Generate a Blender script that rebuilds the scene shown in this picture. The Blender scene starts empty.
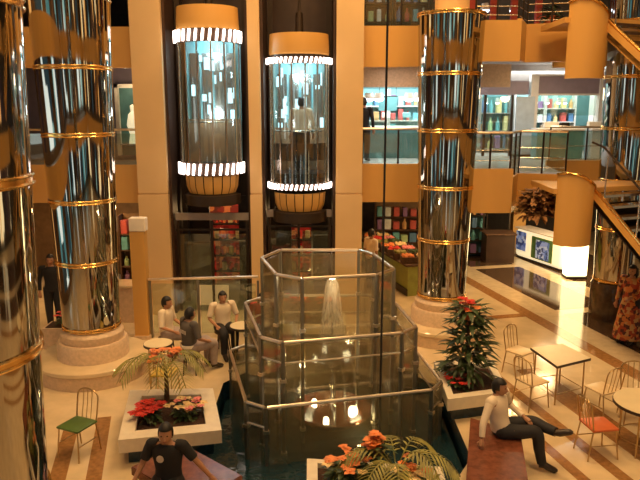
import bpy, bmesh, math, random
from mathutils import Vector, Matrix
random.seed(7)
PI = math.pi
SC = bpy.context.scene
COL = SC.collection

# ------------------------------------------------------------------ materials
def _nodes(name):
    m = bpy.data.materials.new(name); m.use_nodes = True
    nt = m.node_tree; nt.nodes.clear()
    out = nt.nodes.new('ShaderNodeOutputMaterial')
    return m, nt, out

def mat(name, col, rough=.5, metal=0., var=.12, scale=6., bump=0., bscale=40., stretch=(1,1,1), emit=None, estr=0., coat=0., spec=.5, col2=None):
    m, nt, out = _nodes(name)
    b = nt.nodes.new('ShaderNodeBsdfPrincipled')
    nt.links.new(b.outputs[0], out.inputs[0])
    tc = nt.nodes.new('ShaderNodeTexCoord'); mp = nt.nodes.new('ShaderNodeMapping')
    mp.inputs['Scale'].default_value = stretch
    nt.links.new(tc.outputs['Object'], mp.inputs[0])
    nz = nt.nodes.new('ShaderNodeTexNoise'); nz.inputs['Scale'].default_value = scale; nz.inputs['Detail'].default_value = 4
    nt.links.new(mp.outputs[0], nz.inputs['Vector'])
    rp = nt.nodes.new('ShaderNodeValToRGB')
    rp.color_ramp.elements[0].position = .32; rp.color_ramp.elements[1].position = .68
    c2 = col2 or tuple(min(1, c*(1+var)) for c in col)
    rp.color_ramp.elements[0].color = (*[c*(1-var) for c in col], 1); rp.color_ramp.elements[1].color = (*c2, 1)
    nt.links.new(nz.outputs['Fac'], rp.inputs[0]); nt.links.new(rp.outputs[0], b.inputs['Base Color'])
    b.inputs['Roughness'].default_value = rough; b.inputs['Metallic'].default_value = metal
    b.inputs['Specular IOR Level'].default_value = spec; b.inputs['Coat Weight'].default_value = coat
    if bump:
        n2 = nt.nodes.new('ShaderNodeTexNoise'); n2.inputs['Scale'].default_value = bscale
        nt.links.new(mp.outputs[0], n2.inputs['Vector'])
        bp = nt.nodes.new('ShaderNodeBump'); bp.inputs['Strength'].default_value = bump; bp.inputs['Distance'].default_value = .02
        nt.links.new(n2.outputs['Fac'], bp.inputs['Height']); nt.links.new(bp.outputs[0], b.inputs['Normal'])
    if emit:
        b.inputs['Emission Color'].default_value = (*emit, 1); b.inputs['Emission Strength'].default_value = estr
    return m

def glow(name, col, s):
    m, nt, out = _nodes(name)
    e = nt.nodes.new('ShaderNodeEmission'); e.inputs[0].default_value = (*col, 1); e.inputs[1].default_value = s
    nt.links.new(e.outputs[0], out.inputs[0]); return m

def glass(name, tint=(.86,.93,.88), refl=.08, haze=.03, hcol=(.7,.75,.65), rough=.03):
    m, nt, out = _nodes(name)
    tr = nt.nodes.new('ShaderNodeBsdfTransparent'); tr.inputs[0].default_value = (*tint, 1)
    gl = nt.nodes.new('ShaderNodeBsdfGlossy'); gl.inputs['Roughness'].default_value = rough
    df = nt.nodes.new('ShaderNodeBsdfDiffuse'); df.inputs[0].default_value = (*hcol, 1)
    lw = nt.nodes.new('ShaderNodeLayerWeight'); lw.inputs[0].default_value = .35
    ml = nt.nodes.new('ShaderNodeMath'); ml.operation = 'MULTIPLY_ADD'; ml.inputs[1].default_value = .5; ml.inputs[2].default_value = refl
    nt.links.new(lw.outputs['Fresnel'], ml.inputs[0])
    m1 = nt.nodes.new('ShaderNodeMixShader'); m1.inputs[0].default_value = haze
    nt.links.new(tr.outputs[0], m1.inputs[1]); nt.links.new(df.outputs[0], m1.inputs[2])
    m2 = nt.nodes.new('ShaderNodeMixShader')
    nt.links.new(ml.outputs[0], m2.inputs[0]); nt.links.new(m1.outputs[0], m2.inputs[1]); nt.links.new(gl.outputs[0], m2.inputs[2])
    nt.links.new(m2.outputs[0], out.inputs[0]); return m

def blocks(name, cols, scale=(3,3,3), estr=0., rough=.6):
    """procedural mosaic of coloured goods (voronoi cells)"""
    m, nt, out = _nodes(name)
    b = nt.nodes.new('ShaderNodeBsdfPrincipled'); nt.links.new(b.outputs[0], out.inputs[0])
    tc = nt.nodes.new('ShaderNodeTexCoord'); mp = nt.nodes.new('ShaderNodeMapping'); mp.inputs['Scale'].default_value = scale
    nt.links.new(tc.outputs['Object'], mp.inputs[0])
    v = nt.nodes.new('ShaderNodeTexVoronoi'); v.distance = 'CHEBYCHEV'; v.inputs['Scale'].default_value = 1
    nt.links.new(mp.outputs[0], v.inputs['Vector'])
    sp = nt.nodes.new('ShaderNodeSeparateColor'); nt.links.new(v.outputs['Color'], sp.inputs[0])
    rp = nt.nodes.new('ShaderNodeValToRGB'); rp.color_ramp.interpolation = 'CONSTANT'
    while len(rp.color_ramp.elements) < len(cols): rp.color_ramp.elements.new(.5)
    for i, c in enumerate(cols):
        rp.color_ramp.elements[i].position = i/len(cols); rp.color_ramp.elements[i].color = (*c, 1)
    nt.links.new(sp.outputs[0], rp.inputs[0]); nt.links.new(rp.outputs[0], b.inputs['Base Color'])
    b.inputs['Roughness'].default_value = rough
    if estr:
        nt.links.new(rp.outputs[0], b.inputs['Emission Color']); b.inputs['Emission Strength'].default_value = estr
    return m

M = dict(
 cream = mat('cream marble', (.70,.55,.34), .12, var=.10, scale=2.5, spec=.5, coat=.2),
 stripe = mat('brown granite inlay', (.33,.165,.06), .12, var=.2, scale=14),
 darkstone = mat('dark brown polished granite', (.085,.05,.028), .07, var=.3, scale=8, spec=.6),
 greyband = mat('grey beige granite', (.62,.50,.33), .10, var=.1, scale=6),
 tan = mat('tan laminate panel', (.64,.35,.09), .42, var=.05, scale=1.5, stretch=(1,1,.2)),
 tanpale = mat('pale tan plaster pilaster', (.66,.45,.22), .5, var=.04, scale=1.2),
 stone = mat('beige terrazzo plinth', (.66,.48,.31), .4, var=.1, scale=18),
 white = mat('white stone planter', (.78,.70,.55), .4, var=.05, scale=10),
 bench = mat('red brown polished granite', (.17,.055,.028), .22, var=.3, scale=12),
 mirror = mat('bronze mirror cladding', (.43,.41,.37), .05, 1., var=.04, scale=1, bump=.16, bscale=1.3, stretch=(1.6,1.6,.22)),
 gold = mat('polished brass', (.85,.52,.16), .22, 1., var=.05),
 chrome = mat('brushed steel', (.66,.63,.56), .25, 1., var=.05),
 rail = mat('satin steel handrail', (.80,.70,.55), .32, 1., var=.05),
 post = mat('grey steel post', (.25,.24,.20), .35, .8, var=.08),
 darkmetal = mat('dark bronze metal', (.045,.03,.02), .4, .5, var=.1),
 wire = mat('brass wire', (.55,.38,.18), .3, 1., var=.05),
 shaft = mat('dark brown lift shaft lining', (.045,.020,.010), .45, var=.2, scale=3),
 black = mat('black cloth', (.012,.011,.012), .8, var=.2),
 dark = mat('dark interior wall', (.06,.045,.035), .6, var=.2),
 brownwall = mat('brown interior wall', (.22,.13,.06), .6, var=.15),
 soffit = mat('grey soffit board', (.34,.29,.26), .6, var=.08),
 pooltile = mat('dark blue pool tile', (.010,.035,.06), .25, var=.4, scale=10),
 soil = mat('dark potting soil', (.05,.022,.012), .95, var=.4, scale=30, bump=.6),
 leaf = mat('dark green leaf', (.04,.07,.02), .45, var=.4, scale=9),
 leafy = mat('yellow green palm leaf', (.25,.23,.05), .5, var=.35, scale=7),
 dryleaf = mat('brown dried leaf', (.24,.11,.035), .6, var=.4, scale=9),
 bark = mat('brown stem', (.10,.05,.025), .8, var=.3, scale=14, bump=.4),
 orange = mat('orange petal', (.74,.23,.06), .55, var=.25, scale=12),
 red = mat('red petal', (.58,.03,.02), .55, var=.25, scale=12),
 creamflower = mat('cream petal', (.85,.62,.30), .55, var=.2, scale=12),
 pink = mat('pink petal', (.80,.25,.25), .55, var=.2, scale=12),
 tabletop = mat('cream laminate tabletop', (.78,.66,.42), .3, var=.05, scale=4),
 tableedge = mat('dark table edging', (.045,.028,.018), .4, var=.1),
 seatorange = mat('orange vinyl seat', (.62,.15,.05), .4, var=.08),
 seatgreen = mat('green vinyl seat', (.08,.15,.035), .4, var=.15),
 seatcream = mat('cream vinyl seat', (.78,.60,.35), .35, var=.08),
 seatyellow = mat('yellow vinyl seat', (.62,.42,.07), .4, var=.1),
 skin = mat('brown skin', (.44,.22,.12), .5, var=.06, scale=8),
 hair = mat('black hair', (.010,.008,.007), .55, var=.3, scale=30, stretch=(1,1,.3)),
 eye = mat('eye', (.03,.02,.015), .2, var=0),
 lip = mat('lip', (.30,.09,.06), .5, var=.05),
 shirtwhite = mat('white cotton shirt', (.78,.66,.50), .75, var=.06, scale=5, bump=.3, bscale=12),
 shirtgrey = mat('charcoal cotton shirt', (.10,.085,.075), .8, var=.15, scale=5),
 shirtred = mat('dark red cotton', (.38,.05,.03), .8, var=.15),
 shirtpatt = blocks('red orange patterned cloth', [(.42,.06,.02),(.65,.22,.05),(.10,.02,.015),(.60,.35,.12)], (14,14,14)),
 jeans = mat('pale grey denim', (.36,.29,.27), .8, var=.15, scale=9),
 trousers = mat('black trousers', (.016,.015,.018), .75, var=.2),
 shoe = mat('dark leather shoe', (.03,.018,.012), .35, var=.2),
 print_ = mat('pale shirt print', (.62,.54,.45), .8, var=.1),
 glass = glass('clear green glass'),
 wetglass = glass('wet fountain glass', (.95,.955,.90), .05, .085, (.78,.58,.30), .07),
 liftglass = glass('lift car glass', (.80,.90,.90), .12, .02, (.5,.7,.7), .04),
 bulb = glow('lamp tube glow', (1,.78,.66), 6.),
 bulbsoft = glow('lamp glow', (1,.82,.60), 14.),
 reflectglow = glow('pale cyan reflection glow', (.62,.92,1.), 2.2),
 bulbcool = glow('cool spot glow', (.72,.86,1.), 12.),
 ceil_glow = glow('downlight glow', (1,.80,.50), 16.),
 streakcool = blocks('cool glow for mirror streaks', [(.26,.46,.45),(.80,.93,.92),(.06,.18,.20),(.02,.04,.05),(.02,.03,.03)], (.62,.62,.3), 1.7),  # invented shop glow, reflected as streaks in the columns
 streakwarm = blocks('warm glow for mirror streaks', [(.75,.40,.12),(.15,.06,.02),(1.,.80,.45),(.03,.015,.01),(.02,.01,.01)], (.7,.7,.35), 1.5),
 tealwall = mat('teal painted wall', (.20,.42,.42), .5, var=.25, scale=2),
 tealpanel = mat('teal counter panel', (.10,.24,.24), .35, var=.2, scale=3),
 palepanel = mat('pale blue panel', (.50,.58,.66), .4, var=.08),
 pinkpanel = mat('salmon counter panel', (.72,.30,.20), .45, var=.08),
 signgrey = mat('mauve grey fascia sign', (.30,.23,.27), .4, var=.06),
 framewhite = mat('white painted frame', (.75,.70,.64), .4, var=.05),
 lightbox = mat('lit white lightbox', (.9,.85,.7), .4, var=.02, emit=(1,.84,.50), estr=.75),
 lightbox2 = mat('lit tower acrylic', (.9,.85,.7), .4, var=.02, emit=(1,.76,.36), estr=5.5),
 photoblue = blocks('blue photo print', [(.10,.18,.50),(.25,.35,.70),(.04,.07,.22),(.45,.55,.75)], (9,9,9), .25),
 photogreen = mat('green photo print', (.10,.22,.07), .5, var=.3),
 produce = blocks('mixed produce', [(.35,.45,.05),(.75,.28,.04),(.60,.08,.03),(.65,.50,.10),(.12,.25,.04),(.75,.60,.40)], (7,7,7)),
 greenpanel = mat('yellow green counter front', (.30,.33,.07), .4, var=.12),
 paper = mat('white paper', (.82,.74,.62), .7, var=.04),
 reddisplay = blocks('red goods', [(.55,.03,.015),(.30,.02,.01),(.75,.20,.05),(.15,.02,.01)], (6,6,6), .18),  # weak emission in the goods makes the display look lit
 water = None, jet = None,
)
def water_mat():
    m, nt, out = _nodes('dark pool water')
    b = nt.nodes.new('ShaderNodeBsdfPrincipled'); nt.links.new(b.outputs[0], out.inputs[0])
    b.inputs['Base Color'].default_value = (.012,.035,.045,1); b.inputs['Roughness'].default_value = .04
    tc = nt.nodes.new('ShaderNodeTexCoord'); nz = nt.nodes.new('ShaderNodeTexNoise'); nz.inputs['Scale'].default_value = 5
    nt.links.new(tc.outputs['Object'], nz.inputs['Vector'])
    bp = nt.nodes.new('ShaderNodeBump'); bp.inputs['Strength'].default_value = .25; bp.inputs['Distance'].default_value = .03
    nt.links.new(nz.outputs['Fac'], bp.inputs['Height']); nt.links.new(bp.outputs[0], b.inputs['Normal'])
    return m
M['water'] = water_mat()
def jet_mat():
    m, nt, out = _nodes('white falling water')
    tr = nt.nodes.new('ShaderNodeBsdfTransparent'); tl = nt.nodes.new('ShaderNodeBsdfTranslucent'); df = nt.nodes.new('ShaderNodeBsdfDiffuse')
    for n in (tl, df): n.inputs[0].default_value = (.95,.88,.75,1)
    a = nt.nodes.new('ShaderNodeMixShader'); a.inputs[0].default_value = .5
    nt.links.new(tl.outputs[0], a.inputs[1]); nt.links.new(df.outputs[0], a.inputs[2])
    tc = nt.nodes.new('ShaderNodeTexCoord'); mp = nt.nodes.new('ShaderNodeMapping'); mp.inputs['Scale'].default_value = (14,14,2)
    nz = nt.nodes.new('ShaderNodeTexNoise'); nz.inputs['Scale'].default_value = 2.
    nt.links.new(tc.outputs['Object'], mp.inputs[0]); nt.links.new(mp.outputs[0], nz.inputs['Vector'])
    mr = nt.nodes.new('ShaderNodeMapRange'); mr.inputs[1].default_value = .3; mr.inputs[2].default_value = .75; mr.inputs[3].default_value = .12; mr.inputs[4].default_value = .7
    nt.links.new(nz.outputs['Fac'], mr.inputs[0])
    sz = nt.nodes.new('ShaderNodeSeparateXYZ'); nt.links.new(tc.outputs['Object'], sz.inputs[0])
    m2 = nt.nodes.new('ShaderNodeMapRange'); m2.inputs[1].default_value = 1.75; m2.inputs[2].default_value = 2.8; m2.inputs[3].default_value = .12; m2.inputs[4].default_value = 1.
    nt.links.new(sz.outputs['Z'], m2.inputs[0]); mu = nt.nodes.new('ShaderNodeMath'); mu.operation = 'MULTIPLY'
    nt.links.new(mr.outputs[0], mu.inputs[0]); nt.links.new(m2.outputs[0], mu.inputs[1])
    b = nt.nodes.new('ShaderNodeMixShader'); nt.links.new(mu.outputs[0], b.inputs[0])
    nt.links.new(tr.outputs[0], b.inputs[1]); nt.links.new(a.outputs[0], b.inputs[2]); nt.links.new(b.outputs[0], out.inputs[0])
    return m
M['jet'] = jet_mat()
M['strand'] = glass('falling water strand', (.95,.95,.92), .25, .35, (.9,.8,.6), .05)

# ------------------------------------------------------------------ mesh helpers
class MB:
    def __init__(s): s.b = bmesh.new()
    def box(s, c, d, rz=0, mtx=None):
        r = bmesh.ops.create_cube(s.b, size=1)
        T = Matrix.Translation(c) @ Matrix.Rotation(rz, 4, 'Z')
        if mtx: T = mtx @ T
        bmesh.ops.transform(s.b, matrix=T @ Matrix.Diagonal((*d, 1)), verts=r['verts']); return s
    def rbox(s, c, d, bev=.02, rz=0, seg=2):
        t = bmesh.new(); bmesh.ops.create_cube(t, size=1)
        bmesh.ops.scale(t, vec=d, verts=t.verts)
        bmesh.ops.bevel(t, geom=t.edges[:], offset=min(bev, min(d)*.45), segments=seg, profile=.5, affect='EDGES')
        bmesh.ops.transform(t, matrix=Matrix.Translation(c) @ Matrix.Rotation(rz, 4, 'Z'), verts=t.verts)
        return s.merge(t)
    def merge(s, t):
        me = bpy.data.meshes.new('tmp'); t.to_mesh(me); t.free(); s.b.from_mesh(me); bpy.data.meshes.remove(me); return s
    def cone(s, p0, p1, r0, r1=None, n=10):
        r1 = r0 if r1 is None else r1
        p0 = Vector(p0); p1 = Vector(p1); d = p1-p0
        r = bmesh.ops.create_cone(s.b, cap_ends=True, segments=n, radius1=r0, radius2=max(r1, 1e-4), depth=d.length)
        q = d.to_track_quat('Z', 'Y').to_matrix().to_4x4()
        bmesh.ops.transform(s.b, matrix=Matrix.Translation((p0+p1)/2) @ q, verts=r['verts']); return s
    def tube(s, pts, r, n=8, closed=False):
        pts = [Vector(p) for p in pts]; N = len(pts); rings = []
        rr = r if isinstance(r, (list, tuple)) else [r]*N
        up = Vector((0,0,1)); prev = None
        for i, p in enumerate(pts):
            if closed: t = pts[(i+1) % N]-pts[i-1]
            else: t = pts[min(i+1, N-1)]-pts[max(i-1, 0)]
            t.normalize()
            a = prev if prev is not None else (up if abs(t.z) < .9 else Vector((1,0,0)))
            x = t.cross(a); 
            if x.length < 1e-5: x = t.cross(Vector((1,.3,0)))
            x.normalize(); y = x.cross(t).normalized(); prev = y
            rings.append([s.b.verts.new(p + (x*math.cos(2*PI*k/n) + y*math.sin(2*PI*k/n))*rr[i]) for k in range(n)])
        for i in range(N if closed else N-1):
            A = rings[i]; B = rings[(i+1) % N]
            for k in range(n): s.b.faces.new((A[k], A[(k+1) % n], B[(k+1) % n], B[k]))
        if not closed:
            s.b.faces.new(rings[0][::-1]); s.b.faces.new(rings[-1])
        return s
    def lathe(s, prof, c=(0,0,0), n=32, a0=0, a1=2*PI):
        full = abs(a1-a0-2*PI) < 1e-6; m = n if full else n+1; cols = []
        for k in range(m):
            a = a0+(a1-a0)*k/n
            cols.append([s.b.verts.new((c[0]+r*math.cos(a), c[1]+r*math.sin(a), c[2]+z)) for r, z in prof])
        for k in range(n):
            A = cols[k]; B = cols[(k+1) % m]
            for i in range(len(prof)-1):
                try: s.b.faces.new((A[i], B[i], B[i+1], A[i+1]))
                except ValueError: pass
        return s
    def prism(s, poly, z0, z1):
        lo = [s.b.verts.new((x, y, z0)) for x, y in poly]; hi = [s.b.verts.new((x, y, z1)) for x, y in poly]
        n = len(poly)
        s.b.faces.new(lo[::-1]); s.b.faces.new(hi)
        for i in range(n): s.b.faces.new((lo[i], lo[(i+1) % n], hi[(i+1) % n], hi[i]))
        return s
    def wall(s, pts, z0, z1, t=.1):
        """upright strip of thickness t along a plan polyline"""
        P = [Vector((x, y, 0)) for x, y in pts]; N = len(P); off = []
        for i in range(N):
            d = (P[min(i+1, N-1)]-P[max(i-1, 0)]).normalized(); off.append(Vector((-d.y, d.x, 0))*t)
        a = [s.b.verts.new((p.x, p.y, z0)) for p in P]; b = [s.b.verts.new((p.x, p.y, z1)) for p in P]
        c = [s.b.verts.new(((p+o).x, (p+o).y, z0)) for p, o in zip(P, off)]; d = [s.b.verts.new(((p+o).x, (p+o).y, z1)) for p, o in zip(P, off)]
        for i in range(N-1):
            for q in ((a[i], a[i+1], b[i+1], b[i]), (c[i+1], c[i], d[i], d[i+1]), (b[i], b[i+1], d[i+1], d[i]), (a[i+1], a[i], c[i], c[i+1])): s.b.faces.new(q)
        for i in (0, N-1): s.b.faces.new((a[i], b[i], d[i], c[i]))
        return s
    def ball(s, c, r, n=10, sc=(1,1,1)):
        q = bmesh.ops.create_uvsphere(s.b, u_segments=n, v_segments=max(6, n*2//3), radius=r)
        bmesh.ops.transform(s.b, matrix=Matrix.Translation(c) @ Matrix.Diagonal((*sc, 1)), verts=q['verts']); return s
    def leaf(s, p, d, L, w, droop=.5, up=Vector((0,0,1))):
        p = Vector(p); d = Vector(d).normalized(); side = d.cross(up)
        if side.length < 1e-3: side = Vector((1,0,0))
        side.normalize(); pr = None
        for i in range(5):
            t = i/4; q = p + d*L*t - Vector((0,0,1))*droop*L*t*t
            ww = w*math.sin(PI*min(1, .12+t*.88))+.001
            cur = [s.b.verts.new(q-side*ww), s.b.verts.new(q+Vector((0,0,-.12*ww))), s.b.verts.new(q+side*ww)]
            if pr:
                s.b.faces.new((pr[0], pr[1], cur[1], cur[0])); s.b.faces.new((pr[1], pr[2], cur[2], cur[1]))
            pr = cur
        return s
    def build(s, name, m, parent=None, smooth=False, loc=None):
        bmesh.ops.recalc_face_normals(s.b, faces=s.b.faces[:])
        me = bpy.data.meshes.new(name); s.b.to_mesh(me); s.b.free()
        for q in (m if isinstance(m, (list, tuple)) else [m]): me.materials.append(q)
        if smooth:
            for f in me.polygons: f.use_smooth = True
            try: me.set_sharp_from_angle(angle=math.radians(38))
            except Exception: pass
        o = bpy.data.objects.new(name, me); COL.objects.link(o)
        if parent: o.parent = parent
        if loc: o.location = loc
        return o

def tag(o, label, cat, group=None, kind=None):
    if label: o['label'] = label
    if cat: o['category'] = cat
    if group: o['group'] = group
    if kind: o['kind'] = kind
    return o
def thing(name, label, cat, loc=(0,0,0), rz=0, group=None):
    o = bpy.data.objects.new(name, None); COL.objects.link(o); o.empty_display_size = .1
    o.location = loc; o.rotation_euler = (0,0,rz); return tag(o, label, cat, group)
def struct(name, mb, m, smooth=False):
    o = mb.build(name, m, None, smooth); o['kind'] = 'structure'; return o
def dup(o, loc, rz=0, label=None, group=None):
    def rec(x, par):
        c = x.copy(); COL.objects.link(c); c.parent = par
        for ch in KIDS.get(x.name, list(x.children)): rec(ch, c)
        return c
    c = rec(o, None); c.location = loc; c.rotation_euler = (0,0,rz)
    if label: c['label'] = label
    if group: c['group'] = group
    return c
KIDS = {}
def bez(pts, n=8):
    """smooth curve (Catmull-Rom) through points"""
    P = [Vector(p) for p in pts]; P = [P[0]*2-P[1]]+P+[P[-1]*2-P[-2]]; out = []
    for i in range(1, len(P)-2):
        for k in range(n):
            t = k/n; a, b, c, d = P[i-1:i+3]
            out.append(.5*((2*b)+(c-a)*t+(2*a-5*b+4*c-d)*t*t+(3*b-a-3*c+d)*t**3))
    out.append(P[-2]); return out

# ------------------------------------------------------------------ the setting
F1, F2 = 3.45, 6.55            # floor levels of the two galleries
HOLE = [(-1.25,7.75),(1.55,7.55),(2.15,8.6),(2.15,10.9),(1.55,11.95),(-1.2,11.95),(-1.75,11.2),(-1.75,8.4)]
def floor_mesh():
    b = bmesh.new()
    outer = [(-9.2,-6.5),(14,-6.5),(14,28),(-9.2,28)]
    def loop(pts): 
        v = [b.verts.new((x, y, 0)) for x, y in pts]
        return [b.edges.new((v[i], v[(i+1) % len(v)])) for i in range(len(v))]
    e = loop(outer)+loop(HOLE)
    bmesh.ops.triangle_fill(b, use_beauty=True, edges=e)
    for f in b.faces:
        if f.normal.z < 0: f.normal_flip()
    m = MB(); m.merge(b); return m
struct('floor', floor_mesh(), M['cream'])
U = Vector((.2334,-.9724)); NN = Vector((.9724,.2334))
def st(s, t): p = NN*s+U*t; return (p.x, p.y)
def inlay(n, s0, s1, t0, t1, z, m):
    struct('trim_%d' % n, MB().prism([st(s0,t0), st(s1,t0), st(s1,t1), st(s0,t1)], .0005, z), m)
inlay(1, -1.66, -1.44, -10.35, -3, .003, M['stripe'])
inlay(2, -1.18, -.97, -10.4, -3, .003, M['stripe'])
inlay(3, 5.77, 5.96, -11.8, -3, .003, M['stripe'])
inlay(4, 5.23, 5.40, -8.9, -3, .003, M['stripe'])
inlay(5, 6.38, 6.84, -10.6, -3, .003, M['stripe'])
inlay(6, 8.28, 8.62, -21, -3, .003, M['stripe'])
inlay(7, 6.3, 8.28, -13.75, -13.5, .003, M['stripe'])
inlay(8, 8.62, 9.25, -24, -3, .003, M['greyband'])
inlay(9, 10.75, 11.35, -24, -3, .003, M['greyband'])
inlay(10, 9.25, 10.75, -24, -18.4, .003, M['darkstone'])
inlay(11, 9.25, 10.75, -18.05, -13.8, .003, M['darkstone'])
inlay(12, 9.25, 10.75, -13.45, -9.0, .003, M['darkstone'])
inlay(13, 9.25, 10.75, -8.7, -3, .003, M['darkstone'])
inlay(14, 11.35, 14, -24, -3, .003, M['darkstone'])
# pool basin
m = MB(); m.wall(HOLE+HOLE[:1], -.9, -.012, -.06)
o = struct('wall_pool', m, M['pooltile'])
struct('floor_pool', MB().prism(HOLE, -1.0, -.9), M['pooltile'])
c = Vector((sum(p[0] for p in HOLE)/8, sum(p[1] for p in HOLE)/8))
inner = [tuple(c+(Vector(p)-c)*.975) for p in HOLE]
tag(MB().prism(inner, -.895, -.32).build('pool_water', M['water']), 'dark still pool water surrounding the glass fountain', 'water')

# back wall with the two lift shafts
def pilaster(n, x0, x1, m=None):
    mb = MB(); mb.box(((x0+x1)/2, 16.35, 1.45), (x1-x0, 2.3, 2.9)); mb.box(((x0+x1)/2, 16.36, 8.06), (x1-x0-.012, 2.28, 10.24)); mb.box(((x0+x1)/2, 16.36, 2.92), (x1-x0-.03, 2.24, .05))
    struct('wall_pilaster_%d' % n, mb, M['tanpale'])
pilaster(1, -4.22, -3.52); pilaster(2, -1.62, -1.34); pilaster(3, .36, .98)
for n, (x0, x1) in enumerate(((-3.52,-1.62),(-1.34,.36))):
    mb = MB(); xc = (x0+x1)/2; w = x1-x0
    mb.box((xc, 17.45, 7.9), (w, .1, 10.6)); mb.box((x0+.03, 16.4, 6.6), (.06, 2.1, 13.2)); mb.box((x1-.03, 16.4, 6.6), (.06, 2.1, 13.2))
    mb.box((x0+.3, 17.42, 1.3), (.55, .12, 2.6)); mb.box((x1-.3, 17.42, 1.3), (.5, .12, 2.6))
    struct('wall_shaft_%d' % (n+1), mb, M['shaft'])
# outer walls
def gal(n, pts, z0, z1, t, m): struct('wall_%s' % n, MB().wall(pts, z0, z1, t), m)
gal('left', [(-9.1,28),(-9.1,-6.5)], 0, 13.2, .1, M['brownwall'])
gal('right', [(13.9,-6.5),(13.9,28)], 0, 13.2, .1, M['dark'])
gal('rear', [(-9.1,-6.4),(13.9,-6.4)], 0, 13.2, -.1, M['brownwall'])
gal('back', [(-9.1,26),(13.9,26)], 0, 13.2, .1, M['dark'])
struct('ceiling', MB().box((2.4,10.7,13.3), (23.2,34.6,.15)), M['brownwall'])
# gallery slabs (floor of one storey, ceiling of the one below) and their tan fascias
FA_L = [(-9.0,15.5),(-4.22,15.5)]
FA_R = [(.98,15.5),(2.7,15.5),(3.05,13.6),(3.98,13.6),(4.35,14.5),(5.35,14.2),(5.75,16.8),(13.8,16.8)]
def slab(name, edge, z0, z1, back=25.9):
    poly = [(x, y+.06) for x, y in edge]+[(edge[-1][0], back), (edge[0][0], back)]
    struct(name, MB().prism(poly, z0, z1), M['soffit'])
for k, z in ((1, F1), (2, F2), (3, 9.7)):
    slab('floor_gallery_left_%d' % k, FA_L, z-.42, z)
    slab('floor_gallery_right_%d' % k, FA_R, z-.42, z)
    gal('fascia_left_%d' % k, FA_L, z-.78, z+.12, .09, M['tan'])
    gal('fascia_centre_%d' % k, FA_R[:2], z-.76, z+.14, .09, M['tan'])
    gal('fascia_corner_%d' % k, FA_R[1:4], z-.72-.04*(k-1), z+(.20 if k == 1 else .03), .09, M['tan'])
    gal('fascia_step_%d' % k, FA_R[3:6], z-.72, z+(.02 if k == 1 else .06), .09, M['tan'])
    gal('fascia_far_right_%d' % k, FA_R[6:], z-.7, z+.12, .09, M['tan'])
for k, z in ((1, F1), (2, F2), (3, 9.7)):
    mb = MB(); mb.wall([(-8.95,-6.3),(-8.95,15.4)], z-.5, z, -1.6); struct('floor_gallery_side_%d' % k, mb, M['soffit'])
    gal('fascia_side_left_%d' % k, [(-7.3,-1.2),(-7.3,15.4)], z-.76, z+.14, .09, M['tan'])
    gal('fascia_side_right_%d' % k, [(11.4,15.0),(11.4,-1.2)], z-.76, z+.14, .09, M['tan'])
    gal('fascia_rear_%d' % k, [(11.4,-1.2),(-7.3,-1.2)], z-.76, z+.14, .09, M['tan'])
struct('floor_gallery_rear_1', MB().box((2,-3.8,F1-.2), (18.6,5.0,.38)), M['soffit'])
# unseen glowing shop windows, added only for streaks in the mirrored columns
k = 0
for z in (.3, F1+.3, F2+.3, 10.):
    for y in (-3, 1.2, 5.4, 9.6, 13.2):
        k += 1; struct('unseen_window_%d' % k, MB().box((-9.0+.02, y, z+1.1), (.05, 2.6 if (k*7) % 3 else 1.4, 2.2)), M['streakcool'] if (k*5) % 3 else M['streakwarm'])
        k += 1; struct('unseen_window_%d' % k, MB().box((13.8, y, z+1.1), (.05, 2.6 if (k*7) % 3 else 1.2, 2.2)), M['streakwarm'] if (k*5) % 3 else M['streakcool'])
    for x in (-6.5,-2.2,2.2,6.4,10.4):
        k += 1; struct('unseen_window_%d' % k, MB().box((x, -6.3, z+1.1), (2.6 if (k*7) % 4 else 1.2, .05, 2.2)), M['streakcool'] if (k*3) % 4 else M['streakwarm'])
# ------------------------------------------------------------------ added ceiling downlights, out of view, for column reflections and hall light
lightn = 0
def area(name, loc, size, power, col, rot=(0,0,0), size_y=None, spread=180):
    L = bpy.data.lights.new(name, 'AREA'); L.energy = power; L.color = col; L.size = size
    if size_y: L.shape = 'RECTANGLE'; L.size_y = size_y
    L.spread = math.radians(spread)
    o = bpy.data.objects.new(name, L); COL.objects.link(o); o.location = loc; o.rotation_euler = rot; return o
def spot(name, loc, tgt, power, col, ang=60, r=.08, blend=.6):
    L = bpy.data.lights.new(name, 'SPOT'); L.energy = power; L.color = col; L.spot_size = math.radians(ang); L.spot_blend = blend; L.shadow_soft_size = r
    o = bpy.data.objects.new(name, L); COL.objects.link(o); o.location = loc
    o.rotation_euler = (Vector(tgt)-Vector(loc)).to_track_quat('-Z', 'Y').to_euler(); return o
def point(name, loc, power, col, r=.1):
    L = bpy.data.lights.new(name, 'POINT'); L.energy = power; L.color = col; L.shadow_soft_size = r
    o = bpy.data.objects.new(name, L); COL.objects.link(o); o.location = loc; return o
WARM = (1,.60,.25); NEU = (1,.74,.44); COOL = (.62,.86,1.)
dl = thing('unseen_downlight', 'unseen round warm downlight added in the high atrium ceiling for reflections', 'light', (-6,3,13.2), 0, 'added downlights in the unseen ceiling')
MB().lathe([(.30,-.05),(.36,-.05),(.36,.02),(.30,.02),(.30,-.05)], n=20).build('trim_ring', M['gold'], dl, True)
MB().lathe([(0,-.02),(.30,-.02)], n=20).build('diffuser', M['ceil_glow'], dl)
for x in (-6,-2,2,6,10):
    for y in (-3,2,7,12):
        if (x, y) != (-6, 2): dup(dl, (x, y, 13.2), 0)
dl.location = (-6,2,13.2)
for x, y in ((-3,4),(3.5,4),(-3,10),(3.5,10),(0.5,13)):
    area('atrium_fill', (x, y, 12.9), 1.2, 380, WARM)  # area lights without fixtures, added to light the hall
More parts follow.
